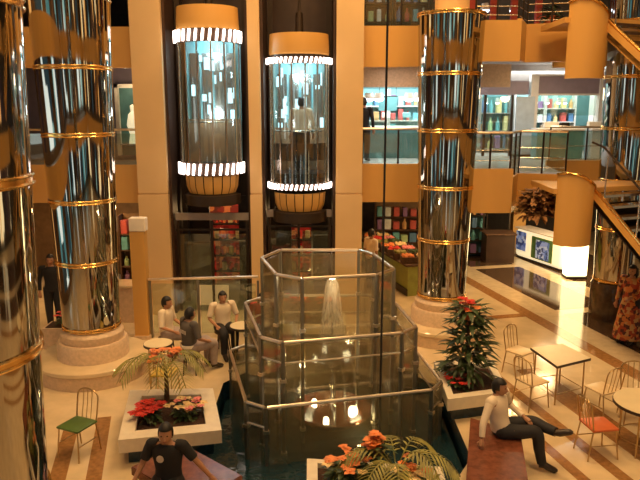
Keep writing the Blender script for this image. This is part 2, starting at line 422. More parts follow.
# ------------------------------------------------------------------ mirrored columns
LEV = [.93,2.16,3.27,4.43,5.55,6.70,7.85,9.0,10.15,11.3,12.4]
def colr(z): return .508+.0285*(z-.93)
def column(label, x, y, bench=True, top=None, drum=True, rings=LEV):
    t = thing('mirrored_column', label, 'column', (x,y,0), 0, None)
    if drum:
        MB().lathe([(0,.0),(.64,.0),(.64,.62),(.61,.66),(0,.66)], n=48).build('plinth', M['stone'], t, True)
        MB().lathe([(.50,.66),(.56,.66),(.57,.70),(.57,.80),(.52,.86),(.50,.88),(.40,.88)], n=48).build('base_collar', M['stone'], t, True)
    else:
        MB().lathe([(0,0),(.56,0),(.56,.8),(.52,.88),(0,.88)], n=40).build('plinth', M['darkstone'], t, True)
    if bench:
        MB().lathe([(.66,.0),(1.0,.0),(1.0,.25),(.99,.25)], n=56).build('bench_base', M['stone'], t, True)
        MB().lathe([(.645,.25),(1.02,.25),(1.035,.265),(1.035,.325),(1.02,.34),(.645,.34)], n=56).build('bench_top', M['cream'], t, True)
    lv = [z for z in rings if top is None or z <= top+.01]
    for i in range(len(lv)-1):
        a, b = lv[i], lv[i+1]
        MB().lathe([(colr(a),a),(colr(b),b)], n=72).build('mirror_panel', M['mirror'], t, True)
    for z in lv:
        r = colr(z)
        mb = MB(); mb.lathe([(r-.01,z-.024),(r+.008,z-.024),(r+.008,z+.024),(r-.01,z+.024)], n=64)
        for q in (-.027,.027): mb.tube([((r+.008)*math.cos(2*PI*k/64), (r+.012)*math.sin(2*PI*k/64), z+q) for k in range(64)], .013, 6, True)
        mb.build('brass_ring', M['gold'], t, True)
    if top:
        MB().lathe([(0,top+.02),(.34,top+.02),(.34,13.2)], n=32).build('neck', M['tanpale'], t, True)
        MB().lathe([(.0,top-.01),(colr(top),top-.01),(colr(top),top+.03),(.0,top+.03)], n=48).build('cap', M['gold'], t, True)
    return t
column('mirrored round column rising behind the tall red flowered plant', 2.64, 13.85, top=6.70)
column('mirrored round column on a curved stone bench left of the lifts', -4.27, 11.8)
column('very large mirrored round column cut off by the left edge of the frame', -2.52, 4.25, bench=False)
column('mirrored round column at the far right behind the stair railing', 7.0, 15.1, bench=False, drum=False)

# ------------------------------------------------------------------ panoramic lifts
def lift(label, x, y, z_low, z_up, r, floor_z, top_z, bulb_h, nb):
    t = thing('glass_lift', label, 'lift', (x,y,0))
    a0, a1 = PI*1.0, PI*2.0
    n = 7
    for k in range(n):
        A = a0+(a1-a0)*k/n; B = a0+(a1-a0)*(k+1)/n
        MB().lathe([(r-.03,z_low+.05),(r-.03,z_up-.05)], n=5, a0=A+.015, a1=B-.015).build('glass_panel', M['liftglass'], t, True)
    for k in range(n+1):
        A = a0+(a1-a0)*k/n
        MB().box((0,0,(z_low+z_up)/2), (.03,.035,z_up-z_low), 0, Matrix.Translation(((r-.02)*math.cos(A),(r-.02)*math.sin(A),0)) @ Matrix.Rotation(A,4,'Z')).build('mullion', M['chrome'], t)
    def half(z0, z1, rr): return MB().prism([(rr*math.cos(a0+(a1-a0)*k/24), rr*math.sin(a0+(a1-a0)*k/24)) for k in range(25)]+[(rr,.55),(-rr,.55)], z0, z1)
    half(floor_z-.10, floor_z, r-.05).build('car_floor', M['darkmetal'], t)
    half(z_up+.05, z_up+.13, r-.02).build('car_roof', M['darkmetal'], t)
    mb = MB(); mb.box((0,.58,(floor_z+z_up)/2), (2*r-.1,.05,z_up-floor_z)); bw = mb.build('back_wall', M['tealwall'], t)
    for sx in (-.42,-.14,.14,.42):
        MB().box((sx,.535,(floor_z+z_up)/2+.1), (.22,.03,(z_up-floor_z)*.72)).build('wall_panel', M['chrome'], bw)
    mb = MB()
    mb.tube([((r-.12)*math.cos(a0+(a1-a0)*k/16), (r-.12)*math.sin(a0+(a1-a0)*k/16), floor_z+.95) for k in range(17)], .02, 6)
    mb.build('handrail', M['chrome'], t, True)
    if z_low < 3.4: MB().lathe([(r-.075,floor_z+.30),(r-.075,floor_z+.68),(r-.055,floor_z+.68),(r-.055,floor_z+.30)], n=24, a0=a0, a1=a1).build('kick_band', M['shaft'], t, True)
    for sx in (-.3,.3):
        MB().lathe([(0,z_up-.02),(.11,z_up-.02),(.11,z_up+.05),(0,z_up+.05)], c=(sx,.1,0), n=16).build('car_lamp', M['bulbcool'], t)
    MB().box((0,.49,floor_z+.5), (2*r-.16,.05,1.0)).build('dado_panel', M['brownwall'], bw)
    rl = random.Random(int(z_low*100))
    for q in range(18):
        sx = rl.uniform(-r+.12, r-.12); za = rl.uniform(.95, z_up-floor_z-.3); zb = za+rl.uniform(.08,.32)
        MB().box((sx,.50,floor_z+(za+zb)/2), (rl.uniform(.03,.12),.03,zb-za)).build('reflection_patch', M['reflectglow'], bw)  # glowing patches stand in for shop reflections in the lift glass
    # curved tan cap and stepped belly
    mb = MB(); mb.lathe([(r-.02,z_up+.13),(r,z_up+.18),(r-.01,z_up+.4),(r-.02,top_z),(0,top_z+.02)], n=28, a0=a0, a1=a1); mb.build('cap', M['tan'], t, True)
    MB().lathe([(.10,top_z),(.08,top_z+.5),(.03,top_z+.55),(.03,13.)], c=(0,.25,0), n=10).build('hoist_rope', M['darkmetal'], t, True)
    d = .44
    mb = MB(); nn = 9
    for k in range(nn):
        A = a0+(a1-a0)*k/nn; B = a0+(a1-a0)*(k+1)/nn
        mb.lathe([(r-.08,z_low-.16),(r-.10,z_low-.16-d*.6),(r-.16,z_low-.16-d*.95)], n=3, a0=A+.02, a1=B-.02)
    mb.build('belly', M['tan'], t, True)
    MB().lathe([(0,z_low-.17),(r-.10,z_low-.17),(r-.125,z_low-.17-d*.6),(r-.18,z_low-.17-d*.95),(r-.05,z_low-.17-d),(r-.05,z_low-.40-d),(0,z_low-.40-d)], n=24, a0=a0, a1=a1).build('belly_lining', M['darkmetal'], t, True)
    if floor_z > z_low+.3: MB().lathe([(r-.07,z_low+.1),(r-.07,floor_z-.12)], n=20, a0=a0, a1=a1).build('skirt', M['tan'], t, True)
    for z in (z_low, z_up):
        lb = MB().lathe([(r-.05,z-bulb_h*.55),(r+.0,z-bulb_h*.55),(r+.0,z+bulb_h*.55),(r-.05,z+bulb_h*.55)], n=32, a0=a0, a1=a1).build('light_band', M['shaft'], t, True)
        for k in range(nb):
            A = a0+(a1-a0)*(k+.5)/nb; px, py = (r+.045)*math.cos(A), (r+.045)*math.sin(A); s = .035
            MB().tube([(px-s*math.sin(A)*-.5, py+s*math.cos(A)*-.5, z-bulb_h/2),(px,py,z),(px+s*math.sin(A)*-.5, py-s*math.cos(A)*-.5, z+bulb_h/2)], [.028,.032,.028], 6).build('lamp_tube', M['bulb'], lb, True)
    point('lift_car_light', (x, y+.1, z_up-.25), 45, COOL, .1)
    point('lift_car_light', (x, y+.1, floor_z+1.1), 18, (.8,.9,1), .1)  # second light at mid height, added to brighten the car
    return t
lift('empty glass capsule lift on the left with tall lamp rings', -2.51, 15.4, 3.53, 6.42, .70, 3.62, 7.05, .25, 15)
lift('glass capsule lift on the right, carrying a passenger in white', -.47, 15.4, 3.13, 5.90, .68, 3.42, 6.48, .12, 20)
for x0, x1, nm in ((-3.52,-1.62,'left'),(-1.34,.36,'right')):
    for sx in (x0+.16, x1-.16):
        o = MB().box((0,0,6.6), (.06,.09,13.1)).box((0,-.07,6.6), (.12,.03,13.1)).build('guide_rail', M['darkmetal'])
        o.location = (sx, 16.3, 0)
        tag(o, 'dark vertical guide rail on the %s side inside the %s lift shaft' % ('left' if sx < (x0+x1)/2 else 'right', nm), 'rail')
# glazed pit enclosure and red shop display below each lift
def pit(x0, x1, lab, zt):
    xc = (x0+x1)/2
    t = thing('pit_enclosure', lab, 'enclosure', (xc,15.55,0))
    w = x1-x0-.16
    MB().box((0,0,zt), (w,.07,.17)).build('top_beam', M['soffit'], t)
    MB().box((0,.0,zt-.32), (w,.05,.05)).build('lower_beam', M['darkmetal'], t)
    for sx in (-w/2+.05, -.02, w/2-.05): MB().box((sx,0,zt/2-.05), (.06,.06,zt-.1)).build('post', M['darkmetal'], t)
    for sx in (-w/4, w/4): MB().box((sx,0,zt/2-.2), (w/2-.12,.015,zt-.45)).build('pane', M['glass'], t)
pit(-3.52,-1.62,'dark framed glass screen below the left lift', 2.34)
pit(-1.34,.36,'dark framed glass screen below the right lift', 2.42)
for i, x in enumerate((-2.78,-2.38)):
    tag(MB().box((0,0,0), (.33,.02,.5)).build('notice_sheet', M['paper'], loc=(x,15.47,.42)), 'pale blank notice sheet low on the left lift screen, %s of the pair' % ('left' if i == 0 else 'right'), 'notice')
def redstand(x, y, lab):
    t = thing('display_stand', lab, 'display', (x,y,0))
    MB().box((0,.25,1.1), (1.0,.05,2.2)).build('back_panel', M['reddisplay'], t)
    for z in (.35,.8,1.25,1.7): MB().box((0,.05,z), (1.0,.4,.03)).build('shelf', M['darkmetal'], t)
    for z in (.35,.8,1.25,1.7):
        for k in range(5):
            MB().rbox((-.4+.2*k,.0,z+.14), (.13,.14,.24+.03*((k*3) % 3)), .03).build('packet', M['reddisplay'] if (k+int(z*4)) % 3 else M['creamflower'], t)
redstand(-2.7, 18.2, 'red display of packets seen through the screen under the left lift')
redstand(-.75, 18.2, 'red display of packets seen through the screen under the right lift')
point('display_lamp', (-2.7,17.6,2.2), 10, WARM, .05); point('display_lamp', (-.6,17.6,2.2), 7, WARM, .05)

# ------------------------------------------------------------------ tiered glass fountain
t = thing('glass_fountain', 'three tiered octagonal glass fountain with steel rails in the middle of the atrium', 'fountain', (.2,10.4,-.9))
FO = Vector((.2,10.4,-.9))
def tier(poly, z, zb, mid):
    n = len(poly)
    for i in range(n):
        a = Vector((*poly[i],0)); b = Vector((*poly[(i+1) % n],0)); d = (b-a).normalized(); ang = math.atan2(d.y,d.x); L = (b-a).length
        if L > .35:
            a2 = a+d*.05; b2 = b-d*.05
            mb = MB(); mb.box(((a2+b2)/2+Vector((0,0,(z+zb)/2-.03))-FO)[:], ((b2-a2).length,.012,z-zb-.06), ang); mb.build('glass_pane', M['wetglass'], t)
            MB().tube([a+d*.02+Vector((0,0,z))-FO, b-d*.02+Vector((0,0,z))-FO], .028, 8).build('top_rail', M['rail'], t, True)
            if mid and L < 1.9: MB().tube([a+Vector((0,0,z-.32))-FO, b+Vector((0,0,z-.32))-FO], .014, 6).build('mid_rail', M['rail'], t, True)
        po = MB().box((a+Vector((0,0,(z+zb)/2))-FO)[:], (.05,.05,z-zb), ang).build('post', M['post'], t)
        for q in (.25,.75): MB().box((a+Vector((0,0,zb+(z-zb)*q))-FO)[:], (.085,.085,.05), ang).build('clamp', M['rail'], po)
PA = [(-.27,9.63),(.88,9.87),(1.18,10.25),(.95,11.3),(.70,11.68),(-.72,11.68),(-1.0,11.04),(-.68,9.9)]
PB = [(-.55,9.26),(1.27,9.70),(1.52,9.98),(1.34,11.3),(.95,11.78),(-.95,11.78),(-1.33,11.3),(-.90,9.52)]
PC = [(-.79,8.94),(1.74,9.57),(1.93,9.87),(1.74,11.2),(1.4,11.85),(-1.1,11.85),(-1.62,11.25),(-1.1,9.14)]
tier(PA, 2.36, -.9, False); tier(PB, 1.48, -.9, True); tier(PC, .60, -.9, True)
mb = MB()
mb.lathe([(0,.5),(.30,.5),(.62,.72),(.70,.80),(.66,.82),(.55,.74),(.25,.62),(0,.60)], n=40); mb.build('bowl', M['bench'], t, True)
MB().cone((0,0,0),(0,0,.55),.16,.12,16).build('bowl_stem', M['bench'], t, True)
nz = MB().cone((0,0,.6),(0,0,2.6),.03,.02,10).build('nozzle', M['chrome'], t, True)
j = MB().lathe([(.03,3.06),(.085,3.03),(.115,2.95),(.135,2.75),(.17,2.45),(.22,2.1),(.28,1.75)], n=28).build('water_jet', M['jet'], nz, True)
j['label'] = 'white plume of falling water'
for x, y, z0, z1 in ((.25,-.2,1.6,.62),(.48,.05,1.7,.62),(.05,-.35,1.5,.62)):
    MB().tube(bez([(x*.6,y*.6,z0),(x*.8,y*.8,(z0+z1)/2+.2),(x,y,z1-.6)],4), [.012]*4+[.02]*4+[.035], 6).build('water_strand', M['strand'], t, True)
for x, y in ((.36,.0),(-.30,.30),(-.1,-.38)):
    rr = .085 if x > .3 else .05
    MB().lathe([(0,.83),(rr*.7,.815),(rr,.77),(rr*.9,.66),(0,.64)], c=(x,y,0), n=16).build('pool_lamp', M['bulbsoft'], t, True)
point('fountain_light', (.62,9.85,-.1), 16, NEU, .06); point('fountain_light', (-.35,11.1,-.1), 14, NEU, .06)
point('fountain_light', (.2,9.98,2.2), 14, NEU, .05)  # light without a fixture, added to brighten the water plume
t = thing('floor_disc', 'round glowing disc set in the marble just behind the fountain', 'light', (-.62,12.55,0)); MB().lathe([(.10,.0),(.12,0),(.12,.015),(.10,.015)], n=20).build('trim_ring', M['chrome'], t, True); MB().lathe([(0,.012),(.10,.012),(.10,.004),(0,.004)], n=20).build('lens', M['bulbsoft'], t)  # emissive disc with a steel ring
tag(MB().cone((.92,9.4,-.3),(.92,9.4,13.2),.016,.016,8).build('hanging_cable', M['black'], smooth=True), 'thin dark cable hanging straight down past the right side of the fountain', 'cable')
mb = MB()
# glass balustrade left of the fountain
t = thing('glass_balustrade', 'glass balustrade with a steel handrail in front of the lifts at left', 'railing', (-2.5,13.6,0))
xs = [-3.63+2.5, -2.6+2.5, -1.32+2.5]
for i, x in enumerate(xs): MB().box((x,0,.64), (.05,.05,1.28)).build('post', M['post'], t)
for a, b in zip(xs, xs[1:]): MB().box(((a+b)/2,0,.66), (b-a-.1,.015,1.1)).build('pane', M['glass'], t)
MB().tube([(xs[0]-.03,0,1.30),(xs[-1],.0,1.36)], .03, 8).build('handrail', M['rail'], t, True)
# ------------------------------------------------------------------ planters and benches
def planter(label, pts, z, inset, over=.16):
    c = Vector((sum(p[0] for p in pts)/4, sum(p[1] for p in pts)/4))
    t = thing('stone_planter', label, 'planter', (c.x,c.y,0))
    P = [Vector(p)-c for p in pts]; I = [p*(1-inset) for p in P]
    mb = MB(); b = mb.b
    def ring(Q, zz): return [b.verts.new((q.x,q.y,zz)) for q in Q]
    o0, o1, i1, i0 = ring(P,z-.20), ring(P,z), ring(I,z), ring(I,z-.16)
    for k in range(4):
        l = (k+1) % 4
        for A, B in ((o0,o1),(o1,i1),(i1,i0)): b.faces.new((A[k],A[l],B[l],B[k]))
    b.faces.new(o0[::-1]); b.faces.new(i0)
    mb.build('rim', M['white'], t)
    MB().prism([tuple(p*(1-over)) for p in P], 0, z-.2).build('base', M['pooltile'], t)
    mb = MB(); mb.prism([tuple(p*.995) for p in I], z-.15, z-.07); mb.build('soil', M['soil'], t)
    return t, c
planter('white stone planter at left beside the pool with a palm and mixed flowers', [(-2.77,8.33),(-1.39,8.62),(-1.74,10.04),(-3.07,9.97)], .42, .30)
planter('white stone planter at right beside the pool holding the tall plant', [(2.0,9.62),(3.05,9.92),(3.1,11.2),(2.05,11.2)], .42, .22)
planter('white stone planter at the bottom centre in front of the pool', [(-.15,6.55),(1.5,6.55),(1.55,7.65),(-.17,7.85)], .42, .16)
def benchobj(label, poly):
    c = Vector((sum(p[0] for p in poly)/4, sum(p[1] for p in poly)/4))
    t = thing('granite_bench', label, 'bench', (c.x,c.y,0)); P = [Vector(p)-c for p in poly]
    mb = MB(); mb.prism([tuple(p) for p in P], .33, .45)
    bmesh.ops.bevel(mb.b, geom=mb.b.edges[:], offset=.012, segments=2, affect='EDGES'); mb.build('seat', M['bench'], t)
    MB().prism([tuple(p*.86) for p in P], 0, .33).build('base', M['bench'], t)
benchobj('red brown granite bench at right under the man in the white shirt', [(1.60,6.6),(2.38,6.6),(2.80,8.5),(2.20,8.95)])
benchobj('red brown granite bench at bottom left under the man in black', [(-1.48,6.8),(-.95,7.4),(-1.86,8.2),(-2.39,7.6)])

# ------------------------------------------------------------------ plants
def flower(t, p, m, r=.05, np_=6, name='flower'):
    mb = MB(); p = Vector(p)
    for k in range(np_):
        a = 2*PI*k/np_+random.random(); d = Vector((math.cos(a), math.sin(a), .35+.3*random.random()))
        mb.leaf(p, d, r*1.5, r*.55, .35)
    mb.ball(p, r*.35, 6); mb.build(name, m, t, True)
def bush(label, cat, loc, h, spread, nleaf, L, w, fl=(), lm='leaf', stem=True, fr=.05, name='flowering_plant', stemh=None, group=None):
    t = thing(name, label, cat, loc, 0, group)
    if stem:
        mb = MB()
        mb.tube([(0,0,0),(.02,.01,h*.4),(0,0,h*.85)], [.035,.03,.015], 7)
        for k in range(7):
            a = k*2.4; mb.tube([(0,0,h*(.2+.09*k)), (spread*.55*math.cos(a), spread*.55*math.sin(a), h*(.33+.09*k))], [.014,.007], 5)
        mb.build('stem', M['bark'], t, True)
    mb = MB()
    for k in range(nleaf):
        a = random.random()*2*PI; z = h*(.08+.85*random.random()**.9); taper = (1-.55*z/h)
        q = random.random()**.6*spread*.6*taper
        d = Vector((math.cos(a), math.sin(a), random.uniform(-.1,.9)))
        mb.leaf((q*math.cos(a), q*math.sin(a), z), d, L*random.uniform(.7,1.2), w*random.uniform(.7,1.2), random.uniform(.2,.7))
    mb.build('foliage', M[lm], t)
    for m, n, zz, ss in fl:
        for k in range(n):
            a = random.random()*2*PI; q = math.sqrt(random.random())*ss
            flower(t, (q*math.cos(a), q*math.sin(a), zz*(1+random.uniform(-.16,.12))), M[m], fr*random.uniform(.8,1.25))
    return t
def palm(label, loc, n, L, h, fl=(), lm='leafy', fr=.055, wide=.03, rise=.9):
    t = thing('palm_plant', label, 'plant', loc)
    MB().tube([(0,0,0),(.01,0,h*.5),(0,.01,h)], [.045,.035,.025], 8).build('stem', M['bark'], t, True)
    for k in range(n):
        a = 2*PI*k/n+random.uniform(-.2,.2); r = L*random.uniform(.8,1.15); e = rise*random.uniform(.6,1.2)
        pts = bez([(0,0,h*.9),(r*.4*math.cos(a), r*.4*math.sin(a), h+e*.36*L),(r*.8*math.cos(a), r*.8*math.sin(a), h+e*.28*L),(r*1.1*math.cos(a), r*1.1*math.sin(a), h-.05*L)],5)
        mb = MB(); mb.tube(pts, .008, 5)
        for i in range(3, len(pts)-1):
            d = (pts[i+1]-pts[i-1]).normalized(); s = d.cross(Vector((0,0,1))).normalized(); ll = L*.30*math.sin(PI*(i-1)/(len(pts)))+.05
            for q in (-1,1): mb.leaf(pts[i], s*q+d*.6, ll, wide*.55, .45)
        mb.build('frond', M[lm], t)
    for m, nf, zz, ss in fl:
        for k in range(nf):
            a = random.random()*2*PI; q = math.sqrt(random.random())*ss
            flower(t, (q*math.cos(a), q*math.sin(a), zz*(1+random.uniform(-.12,.12))), M[m], fr*random.uniform(.8,1.3))
    return t
palm('yellow green palm with an orange flower head in the left planter', (-2.42,9.72,.34), 8, .66, .55, [('orange',18,.76,.24)], fr=.055, wide=.022, rise=1.1)
bush('low clump of red flowers in the front left corner of the left planter', 'plant', (-2.52,9.05,.34), .18, .30, 70, .14, .03, [('red',26,.21,.25)], stem=False, fr=.055)
bush('low clump of cream and pink flowers in the front right of the left planter', 'plant', (-2.02,9.2,.34), .18, .32, 70, .14, .03, [('creamflower',16,.21,.28),('pink',7,.22,.26)], stem=False, fr=.05)
bush('tall dark leafy plant topped with red orange flowers in the right planter', 'plant', (2.47,10.5,.34), 1.45, .62, 330, .30, .042, [('orange',14,1.22,.20),('red',9,1.40,.16)], fr=.06)
bush('low red flowers around the foot of the tall plant in the right planter', 'plant', (2.28,10.25,.34), .16, .30, 50, .13, .03, [('red',14,.16,.26)], stem=False, fr=.045)
palm('palm with long drooping fronds and an orange flower spike in the bottom centre planter', (.92,7.25,.34), 8, .66, .30, [], wide=.024, rise=1.0)
bush('leafy orange flowering plant at the left of the bottom centre planter', 'plant', (.32,7.25,.34), .36, .34, 130, .22, .04, [('orange',14,.40,.26),('creamflower',6,.32,.28)], fr=.055)
bush('upright orange flower spike in the middle of the bottom centre planter', 'plant', (.66,7.35,.34), .62, .22, 60, .22, .035, [('orange',16,.62,.09)], fr=.06)
bush('leafy cream flowering plant at the right of the bottom centre planter', 'plant', (1.14,7.15,.34), .30, .34, 120, .24, .045, [('creamflower',8,.30,.26),('orange',5,.36,.26)], lm='leafy', fr=.055)
# planter bed behind the fountain
planter('low white planter bed between the fountain and the lifts', [(-.9,13.2),(.55,13.2),(.55,14.1),(-.9,14.1)], .42, .2, .05)
bush('clump of reddish flowers seen through the glass behind the fountain, left', 'plant', (-.5,13.65,.34), .5, .36, 90, .22, .04, [('red',8,.5,.3),('orange',8,.52,.3)], fr=.06)
bush('clump of reddish flowers seen through the glass behind the fountain, right', 'plant', (.15,13.65,.34), .5, .36, 90, .22, .04, [('orange',10,.5,.3),('pink',6,.52,.3)], fr=.06)
# brown dried plant in a hanging basket under the stair landing
bk = bush('hanging basket of bushy brown leaves under the stair landing at right', 'plant', (4.46,13.4,2.66), .60, .76, 720, .20, .05, [('red',5,.35,.4)], lm='dryleaf', fr=.05, name='hanging_plant')
MB().lathe([(0,0),(.20,.04),(.28,.16),(.26,.16),(.18,.07),(0,.04)], n=20).build('basket', M['bark'], bk, True)
for k in range(3):
    A = k*2.1+.6; MB().tube([(.26*math.cos(A),.26*math.sin(A),.15),(0,0,.63)], .006, 5).build('chain', M['darkmetal'], bk)
t = thing('tan_pillar', 'square tan pillar on the ground floor left of the lit kiosk', 'pillar', (6.75,22.2,0))
MB().box((0,0,1.5), (.42,.42,3.0)).build('shaft', M['tan'], t); MB().box((0,0,.06), (.5,.5,.12)).build('plinth', M['stone'], t)

# ------------------------------------------------------------------ cafe tables and wire chairs
def table_square(label, pts, z=.73):
    c = Vector((sum(p[0] for p in pts)/4, sum(p[1] for p in pts)/4)); P = [Vector(p)-c for p in pts]
    t = thing('cafe_table', label, 'table', (c.x,c.y,0))
    MB().prism([tuple(p*.985) for p in P], z-.004, z+.002).build('tabletop', M['tabletop'], t)
    MB().prism([tuple(p) for p in P], z-.045, z-.004).build('edge_band', M['tableedge'], t)
    for p in P: MB().tube([(p.x*.8,p.y*.8,z-.05),(p.x*.82,p.y*.82,.0)], .014, 7).build('leg', M['wire'], t, True)
    mb = MB(); q = [p*.81 for p in P]
    for i in range(4): mb.tube([(*q[i],.18),(*q[(i+1) % 4],.18)], .008, 6)
    mb.build('stretcher', M['wire'], t, True)
    return t
def table_round(label, x, y, r, z=.73):
    t = thing('cafe_table', label, 'table', (x,y,0))
    MB().lathe([(0,z-.004),(r-.008,z-.004),(r-.008,z+.002),(0,z+.002)], n=40).build('tabletop', M['tabletop'], t)
    MB().lathe([(0,z-.045),(r,z-.045),(r,z-.003),(0,z-.003)], n=40).build('edge_band', M['tableedge'], t, True)
    for k in range(4):
        a = PI/4+k*PI/2; MB().tube([(r*.75*math.cos(a),r*.75*math.sin(a),z-.05),(r*.78*math.cos(a),r*.78*math.sin(a),0)], .014, 7).build('leg', M['wire'], t, True)
    mb = MB(); mb.tube([(r*.77*math.cos(2*PI*k/24), r*.77*math.sin(2*PI*k/24), .2) for k in range(24)], .008, 6, True); mb.build('stretcher', M['wire'], t, True)
    return t
def chair(label, x, y, face, seat='seatcream', group=None):
    """face = direction the sitter looks, radians; local +x is forward"""
    t = thing('wire_chair', label, 'chair', (x,y,0), face, group)
    mb = MB(); mb.rbox((0,0,.455), (.40,.40,.035), .016); mb.build('seat', M[seat], t, True)
    for sx, sy in ((1,1),(1,-1),(-1,1),(-1,-1)):
        if sx > 0: pts = [(.17,.17*sy,.44),(.21,.20*sy,0)]
        else: pts = [(-.18,.17*sy,.44),(-.24,.19*sy,0)]
        MB().tube(pts, .011, 7).build('leg', M['wire'], t, True)
    mb = MB(); mb.tube(bez([(-.18,.18,.44),(-.22,.19,.66),(-.25,.17,.84),(-.26,0,.90),(-.25,-.17,.84),(-.22,-.19,.66),(-.18,-.18,.44)],5), .011, 7)
    bf = mb.build('back_frame', M['wire'], t, True)
    mb = MB()
    for sy in (-.08,0,.08): mb.tube([(-.18,sy,.46),(-.225,sy,.68),(-.255,sy,.885)], .006, 6)
    mb.build('back_wires', M['wire'], bf, True)
    for sy in (1,-1): MB().tube([(.185,.185*sy,.22),(-.21,.18*sy,.22)], .007, 6).build('stretcher', M['wire'], t, True)
    return t
table_square('square cream cafe table with a dark edge at right', [(3.72,11.06),(3.89,10.20),(4.59,10.56),(4.36,11.26)])
table_round('round cream cafe table cut off by the right edge of the frame', 4.76, 8.86, .50)
chair('wire chair with an orange seat in front of the round table', 3.98, 8.72, 0.15, 'seatorange')
chair('cream wire chair on the near left of the square table', 3.52, 10.28, .5)
chair('cream wire chair behind the square table on its far left', 3.72, 11.62, -.9)
chair('cream wire chair between the square and the round table', 4.55, 9.95, 2.0)
chair('cream wire chair tucked behind the round table at the right edge', 5.0, 9.75, -1.75)
chair('wire chair with a green seat standing alone at lower left', -3.47, 8.72, -2.0, 'seatgreen')
chair('yellow wire chair behind the palm at left', -2.66, 10.62, 1.5, 'seatyellow')
table_round('small round cream table behind the palm at left', -2.92, 11.30, .26)
table_round('small dark table among the seated group by the fountain', -1.5, 12.28, .26)
# ------------------------------------------------------------------ stairs between the storeys, far right
def stair(label, bx, by, z, lab2):
    d = Vector((.40,-.9165,0)); nrm = Vector((.9165,.40,0)); a = math.atan2(d.y,d.x)
    t = thing('gallery_stair', label, 'staircase', (bx,by,z-.1))
    run = 2.6; slope = .76
    def P(s, w, h): v = d*s+nrm*w; return (v.x, v.y, h)
    for w, nm in ((0,'a'),(1.55,'b')):
        mb = MB(); b = mb.b
        prof = [(0,.0),(run,-run*slope),(run,-run*slope-.13),(0,-.15)]
        for off in (0,.06): pass
        lo = [b.verts.new(P(s, w, h)) for s, h in prof]; hi = [b.verts.new(P(s, w+.06, h)) for s, h in prof]
        b.faces.new(lo); b.faces.new(hi[::-1])
        for i in range(4): b.faces.new((lo[i], lo[(i+1) % 4], hi[(i+1) % 4], hi[i]))
        mb.build('stringer', M['tan'], t)
        MB().tube([P(-.05,w+.03,.02),P(.15,w+.03,-.07),P(run,w+.03,-run*slope+.03)], .035, 8).build('stringer_rail', M['gold'], t, True)
    n = 11
    for k in range(n):
        s = (k+.5)*run/n; h = -(k+.6)*run*slope/n-.03
        p = d*s+nrm*.80
        MB().box((p.x,p.y,h), (run/n*1.05,1.46,.05), a).build('tread', M['darkstone'], t)
    mb = MB(); lo = []
    b = mb.b; v = [b.verts.new(P(s,w,h)) for s,h in ((0,-.30),(run,-run*slope-.26)) for w in (.07,1.54)]
    v2 = [b.verts.new(P(s,w,h-.03)) for s,h in ((0,-.30),(run,-run*slope-.26)) for w in (.07,1.54)]
    for q in ((v[0],v[1],v[3],v[2]),(v2[0],v2[2],v2[3],v2[1]),(v[0],v2[0],v2[1],v[1]),(v[2],v[3],v2[3],v2[2]),(v[0],v[2],v2[2],v2[0]),(v[1],v2[1],v2[3],v[3])): b.faces.new(q)
    mb.build('soffit', M['darkmetal'] if z < 5 else M['tan'], t)
    for w in (.03,1.58):
        for s in (.3,1.1,1.9): MB().tube([P(s,w,-s*slope),P(s,w,-s*slope+.86)], .014, 6).build('baluster', M['chrome'], t)
        MB().tube([P(-.1,w,.88),P(.2,w,.80),P(run,w,-run*slope+.9)], .022, 8).build('handrail', M['darkmetal'], t, True)
    # curved solid balustrade at the head of the flight
    pts = [(4.58-bx,12.72-by),(4.68-bx,12.52-by),(4.88-bx,12.42-by),(5.08-bx,12.46-by),(5.26-bx,12.60-by),(5.33-bx,12.75-by)]
    zz = [.26,.30,.27,.18,.06,-.02]
    if z > 5: zz = [q*1.0-.02 for q in zz]
    mb = MB(); b = mb.b; A = []
    for (x, y), h in zip(pts, zz):
        o = Vector((x-(4.9-bx), y-(13.3-by), 0)).normalized()*.09
        A.append([b.verts.new(q) for q in ((x,y,-1.10),(x,y,h),(x-o.x,y-o.y,h),(x-o.x,y-o.y,-1.10))])
    for i in range(len(A)-1):
        for k in range(4): b.faces.new((A[i][k],A[i+1][k],A[i+1][(k+1) % 4],A[i][(k+1) % 4]))
    b.faces.new(A[0]); b.faces.new(A[-1][::-1])
    mb.build('curved_panel', M['tan'], t, True)
    MB().tube(bez([(x,y,h+.02) for (x,y),h in zip(pts,zz)],4), .03, 8).build('panel_capping', M['gold'], t, True)
    L = MB(); L.prism([(4.5-bx,12.68-by),(5.3-bx,12.72-by),(5.42-bx,12.9-by),(6.7-bx,13.4-by),(6.6-bx,14.1-by),(5.35-bx,14.1-by),(4.55-bx,14.2-by)], -.10, .0)
    L.build('landing', M['tan'], t)
stair('lower stair with dark treads and a curved tan panel at its head', 5.27, 12.75, 3.45, '')
stair('upper stair at top right with a big curved tan panel', 5.20, 12.75, 6.62, '')

